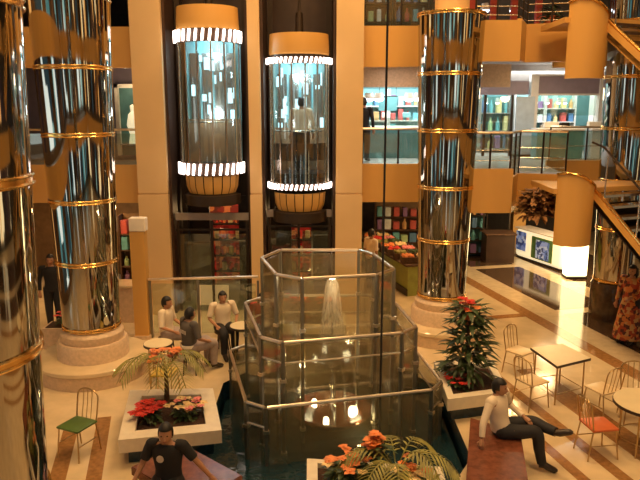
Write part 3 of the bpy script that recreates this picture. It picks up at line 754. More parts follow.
# ------------------------------------------------------------------ gallery railings
def rail(label, pts, z0, h, rails, glassy, npost=None):
    c = Vector(pts[0]); t = thing('gallery_railing', label, 'railing', (c.x,c.y,z0))
    P = [Vector((x,y,0))-Vector((c.x,c.y,0)) for x, y in pts]
    for i in range(len(P)-1):
        a, b = P[i], P[i+1]; L = (b-a).length; n = max(1, round(L/(npost or .9))); ang = math.atan2((b-a).y,(b-a).x)
        for k in range(n+(1 if i == len(P)-2 else 0)):
            q = a+(b-a)*k/n; MB().cone((q.x,q.y,0),(q.x,q.y,h),.022,.022,8).build('post', M['darkmetal'], t, True)
        if glassy:
            q = (a+b)/2; MB().box((q.x,q.y,h*.48), (L-.06,.012,h*.84), ang).build('pane', M['glass'], t)
        for r in range(rails):
            zz = h*(.15+.7*r/max(1,rails)); MB().tube([a+Vector((0,0,zz)), b+Vector((0,0,zz))], .010, 6).build('cross_rail', M['chrome'], t, True)
    MB().tube([p+Vector((0,0,h)) for p in P], .028, 8).build('handrail', M['rail'], t, True)
rail('glass railing of the first gallery between the lifts and the centre right column', [(1.0,15.65),(2.68,15.65)], F1, .95, 0, True)
rail('steel post and rail railing of the first gallery right of the centre right column', [(3.1,13.75),(3.95,13.75),(4.4,14.65),(5.35,14.4)], F1, .93, 3, True, .55)
rail('glass railing of the first gallery left of the lifts', [(-7.6,15.65),(-4.26,15.65)], F1, .93, 0, True, 1.6)
rail('railing of the top gallery right of the centre right column', [(3.1,13.75),(3.95,13.75),(4.4,14.65),(5.35,14.4)], F2, .95, 4, False, .5)
rail('glass railing of the top gallery between the lifts and the centre right column', [(1.0,15.65),(2.68,15.65)], F2, .95, 0, True)
rail('railing of the first gallery beyond the stair at far right', [(5.85,16.95),(9.6,16.95)], F1, .95, 2, True, 1.0)

# ------------------------------------------------------------------ shops on the galleries
def ordi(i): return ['first','second','third','fourth','fifth','sixth','seventh','eighth','ninth','tenth'][i]
GOODS = [mat('goods colour %d' % i, c, .5, var=.15) for i, c in enumerate([(.15,.45,.50),(.75,.80,.78),(.10,.22,.40),(.70,.40,.15),(.55,.10,.08),(.45,.62,.30),(.85,.65,.30),(.30,.16,.35)])]
GCOL = ['teal','white','navy','tan','red','green','yellow','purple']
def shelfunit(name, label, x, y, z, w, h, nl, per, where, back='tealwall', sh='framewhite', group=None, seed=1):
    t = thing(name, label, 'shelf', (x,y,z)); R = random.Random(seed)
    MB().box((0,.2,h/2), (w,.03,h)).build('back_panel', M[back], t)
    for sx in (-w/2, w/2): MB().box((sx,.02,h/2), (.04,.40,h)).build('side_panel', M[sh], t)
    for l in range(nl):
        zz = .12+l*(h-.2)/nl; MB().box((0,0,zz), (w-.05,.36,.03)).build('shelf_board', M[sh], t)
        for k in range(per):
            g = R.randrange(8); hh = (h/nl)*R.uniform(.45,.75); ww = w/per*R.uniform(.5,.8)
            px = -w/2+w*(k+.5)/per
            if R.random() < .4:
                o = MB().lathe([(0,0),(ww*.4,0),(ww*.42,hh*.6),(ww*.16,hh*.78),(ww*.16,hh),(0,hh)], n=12).build('bottle', GOODS[g], None, True, (x+px,y-.03,z+zz+.016)); kind = 'bottle'
            else:
                o = MB().rbox((0,0,hh/2), (ww,.22,hh), .012).build('box', GOODS[g], None, False, (x+px,y-.03,z+zz+.016)); kind = 'box'
            tag(o, '%s %s, %s from left on the %s board of %s' % (GCOL[g], kind, ordi(k), ['lowest','second','third','fourth'][l], where), kind, 'goods on '+where)
    return t
def lamp(label, x, y, z, m='bulbcool', r=.09, group='shop ceiling spots'):
    t = thing('shop_spotlight', label, 'light', (x,y,z), 0, group)
    cn = MB().cone((0,0,.0),(0,0,.16),r*.9,r*.6,14).build('can', M['framewhite'], t, True)
    MB().ball((0,0,-.0), r*.8, 12, (1,1,.6)).build('lens', M[m], cn, True); return t
# bright teal shop between the lifts and the column
for i, x in enumerate((1.35,2.35,3.35)):
    shelfunit('shop_shelf', 'teal backed shop shelf in the bright shop behind the lifts, %s from the left' % ordi(i), x+.3, 21.2, F1, .94, 2.0, 4, 4, 'bright shop shelf %s from left' % ordi(i), seed=i+3)
t = thing('shop_counter', 'long white topped glass counter in the bright shop behind the lifts', 'counter', (2.3,19.4,F1))
MB().box((0,0,.42), (2.9,.5,.84)).build('front_panel', M['tealpanel'], t); MB().rbox((0,0,.88), (3.0,.6,.06), .015).build('worktop', M['paper'], t)
MB().box((0,0,1.03), (2.9,.45,.22)).build('glass_case', M['glass'], t)
for k in range(4): tag(MB().rbox((0,0,.07), (.22,.18,.14), .02).build('box', M['paper'] if k % 2 else M['tealwall'], loc=(1.3+.6*k,19.4,F1+1.15)), 'small box on the white counter of the bright shop, %s from left' % ordi(k), 'box', 'boxes on the white counter')
t = thing('shop_banner', 'dark bordered teal banner hanging in the bright shop behind the lifts', 'banner', (2.05,20.4,F1+1.35))
MB().box((0,0,.2), (.55,.02,.42)).build('cloth', M['tealpanel'], t); MB().box((0,0,.42), (.6,.04,.03)).build('rod', M['darkmetal'], t)
for sx in (-.25,.25): MB().cone((sx,0,.42),(sx,0,1.33),.008,.008,6).build('cord', M['darkmetal'], t)
for i, x in enumerate((1.35,1.62,2.45,2.72,2.95)): lamp('bright white spot lamp over the shop behind the lifts, %s from the left' % ordi(i), x, 18.6, 5.12, 'bulbcool', .17)
struct('wall_shop_centre', MB().box((2.6,22.0,4.7), (4.2,.1,2.4)), M['tealwall'])
area('shop_fill', (2.3,19.6,6.0), 2.4, 260, (.80,.95,1.), size_y=2.2)  # area light added to make the shop walls bright
struct('wall_shop_lintel', MB().box((2.6,18.2,5.72), (5,.1,.6)), M['stone'])
# right hand shops
struct('wall_shop_right', MB().box((8.5,22.6,4.7), (9.5,.1,2.5)), M['tealwall'])
struct('wall_bulkhead', MB().box((6.3,20.25,5.9), (6.4,.1,.5)), M['soffit'])
t = thing('storefront', 'shop front with a mauve sign band and white pillars on the first gallery at right', 'shopfront', (7.3,20,F1))
MB().box((0,0,2.08), (2.1,.18,.50)).build('sign_band', M['signgrey'], t)
MB().box((0,-.03,2.36), (2.2,.24,.05)).build('cornice', M['framewhite'], t)
MB().box((0,-.03,1.81), (2.2,.24,.05)).build('cornice', M['framewhite'], t)
for sx in (-1.0,1.02): MB().box((sx,-.04,1.17), (.22,.26,2.34)).build('pillar', M['framewhite'], t)
MB().box((0,.02,1.5), (1.8,.02,.6)).build('pane', M['glass'], t)
t = thing('storefront', 'glass shop front just right of the centre right column on the first gallery', 'shopfront', (5.1,20,F1))
MB().box((0,0,2.0), (2.1,.16,.40)).build('sign_band', M['signgrey'], t)
for sx in (-1.0,-.2,.6): MB().box((sx,0,.9), (.07,.10,1.8)).build('mullion', M['darkmetal'], t)
for sx in (-.6,.2): MB().box((sx,0,.95), (.7,.015,1.6)).build('pane', M['glass'], t)
t = thing('door_panel', 'tall pale blue panel standing in the glass shop front beside the salmon counter shops', 'panel', (6.05,19.85,F1))
MB().box((0,0,.9), (.55,.05,1.7)).build('sheet', M['palepanel'], t); MB().box((0,0,.03), (.6,.2,.06)).build('foot', M['darkmetal'], t)
for i, x in enumerate((4.6,5.6)):
    shelfunit('shop_shelf', 'dim shop shelf behind the glass shop front, %s of two' % ('left','right')[i], x, 21.6, F1, .95, 1.9, 3, 4, 'the %s dim shelf' % ('left','right')[i], seed=i+11, back='tealpanel', sh='soffit')
for i, x in enumerate((6.75,7.75)):
    shelfunit('shop_shelf', 'lit shop shelf behind the mauve sign band, %s of two' % ('left','right')[i], x, 21.8, F1, .95, 1.9, 4, 4, 'the %s lit shelf' % ('left','right')[i], seed=i+21)
shelfunit('shop_shelf', 'warm lit shop shelf at the far right edge of the first gallery', 9.0, 21.0, F1, 1.0, 1.9, 3, 4, 'the far right shelf', seed=33, back='brownwall')
for i, (x, m, w) in enumerate(((6.75,'tealpanel',1.3),(8.0,'palepanel',.7),(9.0,'pinkpanel',1.1))):
    nm = ('teal','pale','salmon')[i]
    t = thing('shop_counter', '%s fronted shop counter on the first gallery behind the stair head' % nm, 'counter', (x,19.0,F1))
    MB().box((0,0,.40), (w,.5,.80)).build('front_panel', M[m], t); MB().rbox((0,0,.83), (w+.06,.58,.06), .015).build('worktop', M['framewhite'], t)
    tag(MB().rbox((0,0,.09), (.42,.2,.18), .03).build('basket', M[('paper','paper','seatorange')[i]], loc=(x-.2,19.0,F1+.862)), 'pale basket on the %s shop counter' % nm, 'basket')
    tag(MB().rbox((0,0,.08), (.22,.18,.16), .02).build('cash_register', M['darkmetal'], loc=(x+.18,19.0,F1+.862)), 'dark cash register on the %s shop counter' % nm, 'till')
for i, (x, z) in enumerate(((6.62,4.25),(6.72,4.02))): tag(MB().box((0,0,0), (.13,.015,.24)).build('price_card', M['paper'], loc=(x,19.9,z)), 'white card stuck in the shop window, %s of two' % ('upper','lower')[i], 'card')
for i, x in enumerate((4.3,4.75,5.15,5.5,6.7,7.05,7.4,7.6,8.6,9.2)): lamp('small spot lamp in the right hand first gallery shops, %s from left' % ordi(i), x, 20.9, 5.02, 'bulbcool', .075)
area('shop_fill', (7.2,20.9,5.95), 3.4, 190, (.85,.96,.97), size_y=2.0); area('shop_fill', (4.9,20.9,5.95), 1.6, 70, (.75,.94,1.), size_y=1.5)
area('gallery_light', (6.3,18.0,5.95), 1.0, 45, NEU); point('gallery_light', (6.2,17.4,5.2), 18, NEU, .15); area('gallery_light', (2.0,16.9,5.95), .8, 30, (1,.72,.55))  # the point light is added only to brighten the soffit
for i, (x, y) in enumerate(((4.25,15.2),(5.05,15.0),(5.9,17.4))):
    t = thing('soffit_downlight', 'small downlight under the top gallery at right, %s from the left' % ordi(i), 'light', (x,y,F2-.43), 0, 'downlights under the top gallery')
    MB().lathe([(.07,-.03),(.10,-.03),(.10,.01),(.07,.01),(.07,-.03)], n=16).build('trim_ring', M['framewhite'], t); MB().lathe([(0,-.015),(.07,-.015)], n=16).build('lens', M['bulbcool'], t)
# top gallery: dim shops
struct('wall_shop_top_centre', MB().box((2.6,20.0,7.9), (4.4,.1,2.6)), M['tealpanel'])
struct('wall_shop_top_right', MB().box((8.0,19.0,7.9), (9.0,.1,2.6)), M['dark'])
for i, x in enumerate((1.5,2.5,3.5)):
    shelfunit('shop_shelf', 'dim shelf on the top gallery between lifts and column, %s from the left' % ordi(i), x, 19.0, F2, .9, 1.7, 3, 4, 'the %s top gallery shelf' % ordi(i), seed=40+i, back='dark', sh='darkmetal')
for i, x in enumerate((3.55,4.1,4.65,5.3)):
    t = thing('timber_post', 'reddish timber post behind the top gallery railing, %s from the left' % ordi(i), 'post', (x,16.2+.2*i,F2))
    MB().box((0,0,1.2), (.14,.14,2.3)).build('shaft', M['shirtred'], t); MB().box((0,0,.05), (.22,.22,.1)).build('foot', M['darkmetal'], t)
lamp('white globe lamp on the top gallery, left of two', 4.0, 16.8, 7.2, 'bulbcool', .13); lamp('white globe lamp on the top gallery, right of two', 4.75, 17.0, 7.22, 'bulbcool', .12)
area('gallery_light', (2.2,17.6,9.2), 1.2, 25, COOL); area('gallery_light', (5.0,16.8,9.2), 1.2, 35, NEU)
# left of the lifts, first gallery: lit doorway
struct('wall_shop_left', MB().box((-6.7,18.6,4.7), (5.0,.1,2.5)), M['signgrey'])
t = thing('display_case', 'white framed lit display window on the first gallery left of the lifts', 'display', (-5.05,18.2,F1))
for sx in (-.42,.42): MB().box((sx,0,1.1), (.10,.14,1.9)).build('frame', M['paper'], t)
MB().box((0,0,2.0), (.94,.14,.10)).build('frame', M['paper'], t)
MB().box((0,.06,1.05), (.74,.03,1.8)).build('back_panel', M['tealpanel'], t); MB().box((0,-.02,.45), (.74,.12,.04)).build('shelf', M['chrome'], t)
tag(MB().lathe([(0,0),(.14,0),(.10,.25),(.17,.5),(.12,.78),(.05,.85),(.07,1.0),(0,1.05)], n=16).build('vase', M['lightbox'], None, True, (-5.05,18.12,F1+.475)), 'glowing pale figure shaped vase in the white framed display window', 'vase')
point('display_lamp', (-5.05,17.7,5.4), 10, NEU, .08)
# ------------------------------------------------------------------ ground floor stalls
def crate(x, y, z, m, lab, w=.42, n=14, rm=None):
    t = thing('produce_crate', lab, 'crate', (x,y,z))
    mb = MB()
    for dx, dy, sx, sy in ((0,.2,w,.03),(0,-.2,w,.03),(w/2-.015,0,.03,.4),(-w/2+.015,0,.03,.4)): mb.box((dx,dy,.08), (sx,sy,.16))
    mb.box((0,0,.015), (w,.4,.03)); mb.build('tray', M['bark'], t)
    mb = MB(); R = random.Random(int(x*100))
    for k in range(40): mb.ball((R.uniform(-w/2+.06,w/2-.06), R.uniform(-.15,.15), .10+R.random()*.08), .05, 7)
    o = mb.build('produce', m, t, True); o['kind'] = 'stuff'
prod = [M['orange'], M['leaf'], M['red'], M['creamflower'], M['leafy'], M['pink']]
pn = ['orange','dark green','red','cream','yellow green','pink']
t = thing('market_counter', 'long market counter with a yellow green front under the first gallery at centre', 'counter', (2.15,18.6,0), math.atan2(-3.2,.9))
MB().box((0,0,.40), (3.6,.7,.80)).build('front_panel', M['greenpanel'], t); MB().rbox((0,0,.83), (3.7,.85,.06), .02).build('worktop', M['bark'], t)
MB().box((0,-.36,.1), (3.6,.04,.18)).build('kick_board', M['darkmetal'], t)
q = 0
for i in range(7):
    for j in (-.21,.21):
        p = Vector((2.15,18.6,0))+Vector((.2707,-.9627,0))*(-1.5+.5*i)+Vector((.9627,.2707,0))*j
        k = (i*2+(j > 0)*3) % 6
        crate(p.x, p.y, .862, prod[k], '%s produce crate, %s from the far end, %s row of market counter' % (pn[k], ordi(i), 'left' if j < 0 else 'right'))
spot('market_lamp', (2.0,18.4,2.66), (2.2,18.6,.8), 60, WARM, 120, .1)
shelfunit('shop_shelf', 'tall produce shelf behind the market counter', 2.9, 21.3, 0, 2.2, 1.9, 4, 8, 'the produce shelf', seed=51, back='brownwall', sh='bark')
shelfunit('shop_shelf', 'dark shop shelf under the gallery right of the centre right column', 4.7, 21.6, 0, 1.6, 1.9, 4, 6, 'the dark ground floor shelf', seed=57, back='tealpanel', sh='darkmetal')
t = thing('market_cart', 'dark wooden stall under the gallery beside the lit kiosk', 'stall', (5.75,20.9,0))
MB().box((0,0,.45), (.9,.7,.9)).build('body', M['shaft'], t); MB().rbox((0,0,.93), (1.,.8,.06), .02).build('worktop', M['bark'], t)
for sx in (-.42,.42): MB().box((sx,.3,1.4), (.05,.05,.95)).build('post', M['darkmetal'], t)
MB().box((0,.1,1.9), (1.,.7,.06)).build('canopy', M['shirtred'], t)
spot('stall_lamp', (5.0,19.6,2.66), (5,21,.5), 25, NEU, 120, .1)
# lit kiosk
K0 = Vector((6.75,21.6,0)); K1 = Vector((7.52,19.45,0)); kd = (K1-K0).normalized(); ka = math.atan2(kd.y,kd.x); KL = (K1-K0).length
t = thing('kiosk_counter', 'lit white kiosk counter with blue photo panels standing on the dark polished floor at right', 'counter', tuple((K0+K1)/2), ka)
mb = MB(); mb.rbox((0,0,.52), (KL,.55,.92), .12, seg=4); mb.build('lightbox_body', M['lightbox'], t, True)
MB().rbox((0,0,1.0), (KL+.06,.62,.05), .02).build('worktop', M['framewhite'], t)
MB().box((-KL*.36,-.285,.60), (.5,.02,.62)).build('photo_panel', M['photoblue'], t)
pb = MB().box((KL*.10,-.285,.52), (1.0,.02,.70)).build('photo_border', M['photogreen'], t); MB().box((KL*.12,-.30,.50), (.62,.02,.58)).build('photo_panel', M['photoblue'], pb)
MB().box((0,0,.03), (KL-.1,.45,.06)).build('plinth', M['darkmetal'], t)
t = thing('display_tower', 'tall glowing white display tower behind the tan stair panel', 'display', (7.45,18.75,0))
MB().rbox((0,0,1.22), (.62,.34,2.3), .05).build('lightbox_body', M['lightbox2'], t, True); MB().box((0,0,.035), (.6,.42,.07)).build('plinth', M['darkmetal'], t); MB().box((0,0,2.4), (.54,.38,.06)).build('cap_plate', M['framewhite'], t)
area('kiosk_lamp', (7.1,19.2,2.6), .8, 35, NEU)
# ground floor at left
struct('wall_ground_left', MB().box((-6.7,19.2,1.36), (5.0,.1,2.72)), M['brownwall'])
shelfunit('shop_shelf', 'lit shelf on the ground floor between the two left columns', -6.3, 17.9, 0, 1.1, 2.0, 4, 4, 'the ground floor shelf at left', seed=61, back='tanpale', sh='framewhite')
shelfunit('shop_shelf', 'shelf on the ground floor between the left column and the lifts', -5.0, 17.9, 0, 1.0, 2.0, 4, 4, 'the shelf beside the lifts', seed=63, back='brownwall', sh='bark')
for i, z in enumerate((1.55,1.85,2.15)): lamp('small white lamp on the ground floor between the left columns, %s' % ('lowest','middle','highest')[i], -6.05, 16.6, z, 'bulbsoft', .06, 'lamps in a column on the ground floor')
t = thing('shop_counter', 'tan counter on the ground floor beside the tan notice pillar', 'counter', (-4.7,14.85,0))
MB().box((0,0,.42), (.8,.5,.84)).build('front_panel', M['stone'], t); MB().rbox((0,0,.87), (.9,.6,.06), .015).build('worktop', M['cream'], t)
t = thing('notice_pillar', 'slim tan pillar with a white notice at its top left of the lifts', 'pillar', (-3.82,13.62,0))
MB().box((0,0,1.18), (.30,.26,2.36)).build('shaft', M['tan'], t); MB().box((0,0,.04), (.36,.32,.08)).build('plinth', M['stone'], t)
MB().rbox((.02,-.03,2.50), (.34,.24,.28), .015).build('notice_board', M['paper'], t)
area('ground_lamp', (-6.2,17.2,2.6), 1.2, 40, WARM)
t = thing('stone_planter', 'low planter of red flowers between the two left columns', 'planter', (-5.3,13.15,0))
MB().box((0,0,.22), (.8,.5,.44)).build('rim', M['stone'], t); MB().box((0,0,.445), (.7,.4,.02)).build('soil', M['soil'], t)
bush('clump of red flowers in the planter between the two left columns', 'plant', (-5.3,13.15,.455), .2, .30, 40, .14, .03, [('red',14,.2,.26)], stem=False, fr=.055)
# soffit lights over the ground floor concourse
for x, y, p in ((2.0,17.5,30),(5.0,16.4,60),(6.6,18.2,60),(9.0,18.5,60),(-6,16.5,25)):
    area('soffit_lamp', (x,y,3.0), .5, p, WARM)
# ------------------------------------------------------------------ people
STAND = dict(pelvis=(0,0,.94), waist=(0,0,1.08), chest=(0,0,1.27), neck=(.0,0,1.43), head=(.015,0,1.57),
  shL=(0,.19,1.38), elL=(-.02,.26,1.10), wrL=(.06,.26,.86), shR=(0,-.19,1.38), elR=(-.02,-.26,1.10), wrR=(.06,-.26,.86),
  hipL=(0,.09,.90), knL=(.02,.10,.49), anL=(0,.10,.08), toL=(.15,.11,.035), hipR=(0,-.09,.90), knR=(.02,-.10,.49), anR=(0,-.10,.08), toR=(.15,-.11,.035))
SIT = dict(pelvis=(0,0,.57), waist=(-.01,0,.70), chest=(-.01,0,.88), neck=(.0,0,1.03), head=(.03,0,1.15),
  shL=(0,.20,.99), elL=(.03,.29,.74), wrL=(.26,.19,.63), shR=(0,-.20,.99), elR=(.03,-.29,.74), wrR=(.26,-.19,.63),
  hipL=(.02,.09,.54), knL=(.44,.11,.52), anL=(.44,.11,.09), toL=(.59,.12,.035), hipR=(.02,-.09,.54), knR=(.44,-.11,.52), anR=(.44,-.11,.09), toR=(.59,-.11,.035))
def skinmesh(J, R, edges, root, sub=2):
    names = list(dict.fromkeys([n for e in edges for n in e])); idx = {n: i for i, n in enumerate(names)}
    me = bpy.data.meshes.new('sk'); me.from_pydata([J[n] for n in names], [(idx[a], idx[b]) for a, b in edges], [])
    o = bpy.data.objects.new('sk', me); COL.objects.link(o)
    o.modifiers.new('s', 'SKIN'); 
    for n, i in idx.items():
        v = me.skin_vertices[0].data[i]; r = R[n]; v.radius = r if isinstance(r, tuple) else (r, r); v.use_root = (n == root)
    ss = o.modifiers.new('u', 'SUBSURF'); ss.levels = sub; ss.render_levels = sub
    dg = bpy.context.evaluated_depsgraph_get(); dg.update()
    ev = o.evaluated_get(dg); m2 = bpy.data.meshes.new_from_object(ev)
    bpy.data.objects.remove(o); bpy.data.meshes.remove(me)
    b = bmesh.new(); b.from_mesh(m2); bpy.data.meshes.remove(m2); return b
def person(label, loc, rz, base, over=None, shirt='shirtwhite', legs='trousers', shoes='shoe', look=0., tilt=0., sleeve=.5, skirt=False, hairlong=False, extra=None, group=None):
    J = {k: Vector(v) for k, v in base.items()}
    for k, v in (over or {}).items(): J[k] = Vector(v)
    t = thing('person', label, 'person', loc, rz, group)
    R = dict(pelvis=.125, waist=.105, chest=.115, neck=.05, head=.055, shL=.044, shR=.044, elL=.038, elR=.040, wrL=.027, wrR=.027,
             hipL=.085, hipR=.085, knL=.056, knR=.056, anL=.037, anR=.037, toL=.032, toR=.032)
    E = [('pelvis','waist'),('waist','chest'),('chest','neck'),('neck','head'),('chest','shL'),('shL','elL'),('elL','wrL'),('chest','shR'),('shR','elR'),('elR','wrR'),
         ('pelvis','hipL'),('hipL','knL'),('knL','anL'),('anL','toL'),('pelvis','hipR'),('hipR','knR'),('knR','anR'),('anR','toR')]
    body = MB(); body.merge(skinmesh(J, R, E, 'pelvis'))
    # head
    T = Matrix.Translation(J['head']) @ Matrix.Rotation(look, 4, 'Z') @ Matrix.Rotation(tilt, 4, 'Y')
    hb = bmesh.new(); bmesh.ops.create_uvsphere(hb, u_segments=20, v_segments=14, radius=1)
    for v in hb.verts:
        x, y, z = v.co; w = 1-.24*max(0, -z)**1.5
        v.co = (x*.098*w+(.012 if z < 0 and x > 0 else 0), y*.078*w, z*.122)
    def part(mk, off):
        q = bmesh.new(); mk(q); bmesh.ops.translate(q, vec=off, verts=q.verts); me = bpy.data.meshes.new('x'); q.to_mesh(me); q.free(); hb.from_mesh(me); bpy.data.meshes.remove(me)
    def nose(q):
        bmesh.ops.create_cone(q, cap_ends=True, segments=8, radius1=.019, radius2=.006, depth=.05)
        bmesh.ops.rotate(q, matrix=Matrix.Rotation(-.32, 3, 'Y'), verts=q.verts)
    part(nose, (.100,0,-.018))
    for s in (-1,1):
        def ear(q): bmesh.ops.create_uvsphere(q, u_segments=8, v_segments=6, radius=1); bmesh.ops.scale(q, vec=(.020,.009,.033), verts=q.verts)
        part(ear, (-.005,s*.078,-.01))
    n_skin = len(hb.faces)
    for s in (-1,1):
        def eye(q): bmesh.ops.create_uvsphere(q, u_segments=8, v_segments=6, radius=1); bmesh.ops.scale(q, vec=(.008,.014,.008), verts=q.verts)
        part(eye, (.086,s*.031,.008))
    n_eye = len(hb.faces)
    def mouth(q): bmesh.ops.create_uvsphere(q, u_segments=8, v_segments=6, radius=1); bmesh.ops.scale(q, vec=(.010,.025,.007), verts=q.verts)
    part(mouth, (.088,0,-.062))
    hb.faces.ensure_lookup_table()
    for i, f in enumerate(hb.faces): f.material_index = 0 if i < n_skin else (1 if i < n_eye else 2)
    bmesh.ops.transform(hb, matrix=T, verts=hb.verts); body.merge(hb)
    # hands: palm, four curled fingers and a thumb
    for s in 'LR':
        w = J['wr'+s]; d = (w-J['el'+s]).normalized(); side = d.cross(Vector((0,0,1)))
        if side.length < .2: side = Vector((1,0,0))
        side.normalize(); nrm = side.cross(d).normalized(); sg = 1 if s == 'L' else -1
        if nrm.z > 0: nrm = -nrm
        body.tube([w-d*.01, w+d*.035, w+d*.085], [.026,.036,.032], 8)
        for k in range(4):
            o = side*(-.027+.018*k); L = (.062,.076,.072,.056)[k]
            p0 = w+d*.07+o; p1 = p0+d*L*.5+nrm*.008; p2 = p1+(d*.75+nrm*.65).normalized()*L*.5
            body.tube([p0,p1,p2], [.0095,.0088,.006], 6)
        ts = side*(-sg); p0 = w+d*.03+ts*.025; p1 = p0+(d*.6+ts*.7).normalized()*.035; body.tube([p0,p1,p1+d*.028+nrm*.008], [.0115,.010,.007], 6)
    body.build('body', [M['skin'], M['eye'], M['lip']], t, True)
    # hair
    hm = MB(); h2 = bmesh.new(); bmesh.ops.create_uvsphere(h2, u_segments=20, v_segments=14, radius=1)
    for v in list(h2.verts):
        x, y, z = v.co; v.co = (x*.103-.006, y*.083, z*.124+.006)
    bmesh.ops.delete(h2, geom=[f for f in h2.faces if (f.calc_center_median().x > .035 and f.calc_center_median().z < .062) or f.calc_center_median().z < (-.13 if hairlong else (-.015 if f.calc_center_median().x > -.03 else -.06))], context='FACES')
    bmesh.ops.transform(h2, matrix=T, verts=h2.verts); hm.merge(h2)
    if hairlong: hm.tube([T @ Vector((-.07,0,.02)), T @ Vector((-.10,0,-.10)), T @ Vector((-.10,0,-.24))], [.075,.07,.03], 10)
    ho = hm.build('hair', M['hair'], t, True); md = ho.modifiers.new('thick', 'SOLIDIFY'); md.thickness = .008; md.offset = 1
    # shirt: lofted torso, rounded shoulders and sleeves
    lat = (J['shL']-J['shR']).normalized()
    latp = (J['hipL']-J['hipR']).normalized()
    def loft(mb, secs, n=18):
        pr = None
        for i, (p, l, rl, rd) in enumerate(secs):
            ax = (secs[min(i+1, len(secs)-1)][0]-secs[max(i-1, 0)][0]).normalized(); dp = ax.cross(l).normalized()
            cur = [mb.b.verts.new(p+l*rl*math.cos(2*PI*k/n)+dp*rd*math.sin(2*PI*k/n)) for k in range(n)]
            if pr:
                for k in range(n): mb.b.faces.new((pr[k], pr[(k+1) % n], cur[(k+1) % n], cur[k]))
            else: mb.b.faces.new(cur[::-1])
            pr = cur
        mb.b.faces.new(pr)
    sm = MB(); P_, W_, C_, N_ = J['pelvis'], J['waist'], J['chest'], J['neck']; S_ = (J['shL']+J['shR'])/2
    loft(sm, [(P_-(W_-P_)*.25, latp, .168, .135), (P_, latp, .172, .140), (P_.lerp(W_,.6), latp, .160, .132), (W_, lat, .155, .126), (W_.lerp(C_,.5), lat, .168, .134), (C_, lat, .185, .136), (C_.lerp(S_,.6), lat, .192, .122), (S_, lat, .175, .100), (S_.lerp(N_,.45), lat, .115, .080), (S_.lerp(N_,.9), lat, .066, .064)])
    for q in 'LR':
        a_, e_, w_ = J['sh'+q], J['el'+q], J['wr'+q]; inn = a_.lerp(S_, .35)
        if sleeve > .6:
            pts = bez([inn, a_, a_.lerp(e_,.5), e_, w_.lerp(e_,.16)], 4); rr = [.072-.033*k/(len(pts)-1) for k in range(len(pts))]
        else:
            pts = bez([inn, a_, a_.lerp(e_,.5), a_.lerp(e_, min(1, sleeve*1.7))], 4); rr = [.072-.015*k/(len(pts)-1) for k in range(len(pts))]
        sm.tube(pts, rr, 12); sm.ball(a_, .072, 14)
    so = sm.build('shirt', M[shirt], t, True)
    sm = MB()
    loft(sm, [(P_-(W_-P_)*.62, latp, .150, .120), (P_-(W_-P_)*.3, latp, .166, .132), (P_, latp, .168, .136), (P_.lerp(W_,.25), latp, .160, .130)])
    for q in 'LR':
        pts = bez([J['hip'+q], J['hip'+q].lerp(J['kn'+q],.5), J['kn'+q], J['kn'+q].lerp(J['an'+q],.5), J['kn'+q].lerp(J['an'+q],.95)], 5)
        rr = [.112-.048*k/(len(pts)-1) for k in range(len(pts))]; sm.tube(pts, rr, 14); sm.ball(J['hip'+q], .111, 14)
    sm.build('trousers', M[legs], t, True)
    if skirt:
        MB().lathe([(.14,J['pelvis'].z+.08),(.19,J['pelvis'].z-.1),(.27,.35),(.29,.12),(.27,.12)], n=20).build('skirt', M[shirt], t, True)
    for s in 'LR':
        a, b = J['an'+s], J['to'+s]; d = (b-a); d.z = 0 if abs(d.z) < .12 else d.z; d.normalize()
        sh = MB(); up = Vector((0,0,1)) if abs(d.z) < .7 else Vector((1,0,0))
        sh.tube([a-d*.045+Vector((0,0,-.015)), a+d*.03, a.lerp(b,.55)+d*.01, b+d*.02, b+d*.055], [.035,.050,.048,.042,.018], 10)
        sh.build('shoe', M[shoes], t, True)
    if extra: extra(so, J)
    return t
def fr(px, py): return math.atan2(py, px)
# man in black at the bottom left, facing the camera, right arm propped out to the side
def logo(t, J):
    mb = MB(); c = J['chest']; mb.lathe([(0,.0),(.045,.0),(.045,.006),(0,.006)], n=16)
    bmesh.ops.transform(mb.b, matrix=Matrix.Translation(c+Vector((.128,-.05,-.0))) @ Matrix.Rotation(PI/2, 4, 'Y'), verts=mb.b.verts); mb.build('shirt_emblem', M['print_'], t)
person('man in a black T-shirt with a pale chest emblem sitting at the bottom left', (-1.80,7.14,0), fr(-.1,-1.), SIT,
   dict(head=(.03,0,1.16), elL=(-.02,.36,.78), wrL=(-.06,.50,.58), elR=(.05,-.30,.76), wrR=(.2,-.36,.60), shL=(0,.19,1.0), shR=(0,-.19,1.0)), 'black', 'trousers', sleeve=.42, extra=logo, look=.15)
# man in white shirt at right, legs crossed, right arm propped behind
person('man in a white shirt and dark trousers sitting cross legged on the bench at right', (2.50,8.45,0), fr(.95,-.12), SIT,
   dict(chest=(-.06,0,.88), neck=(-.07,0,1.04), head=(-.04,.0,1.14), shL=(.06,.20,.99), shR=(-.18,-.18,.99), waist=(-.03,0,.70), elR=(-.28,-.34,.76), wrR=(-.30,-.42,.57), elL=(.16,.30,.76), wrL=(.34,.08,.67),
        knR=(.46,-.10,.55), anR=(.56,-.13,.10), toR=(.71,-.15,.04), knL=(.44,.12,.60), anL=(.72,-.16,.60), toL=(.86,-.20,.64)), 'shirtwhite', 'trousers', sleeve=.75, look=-.45)
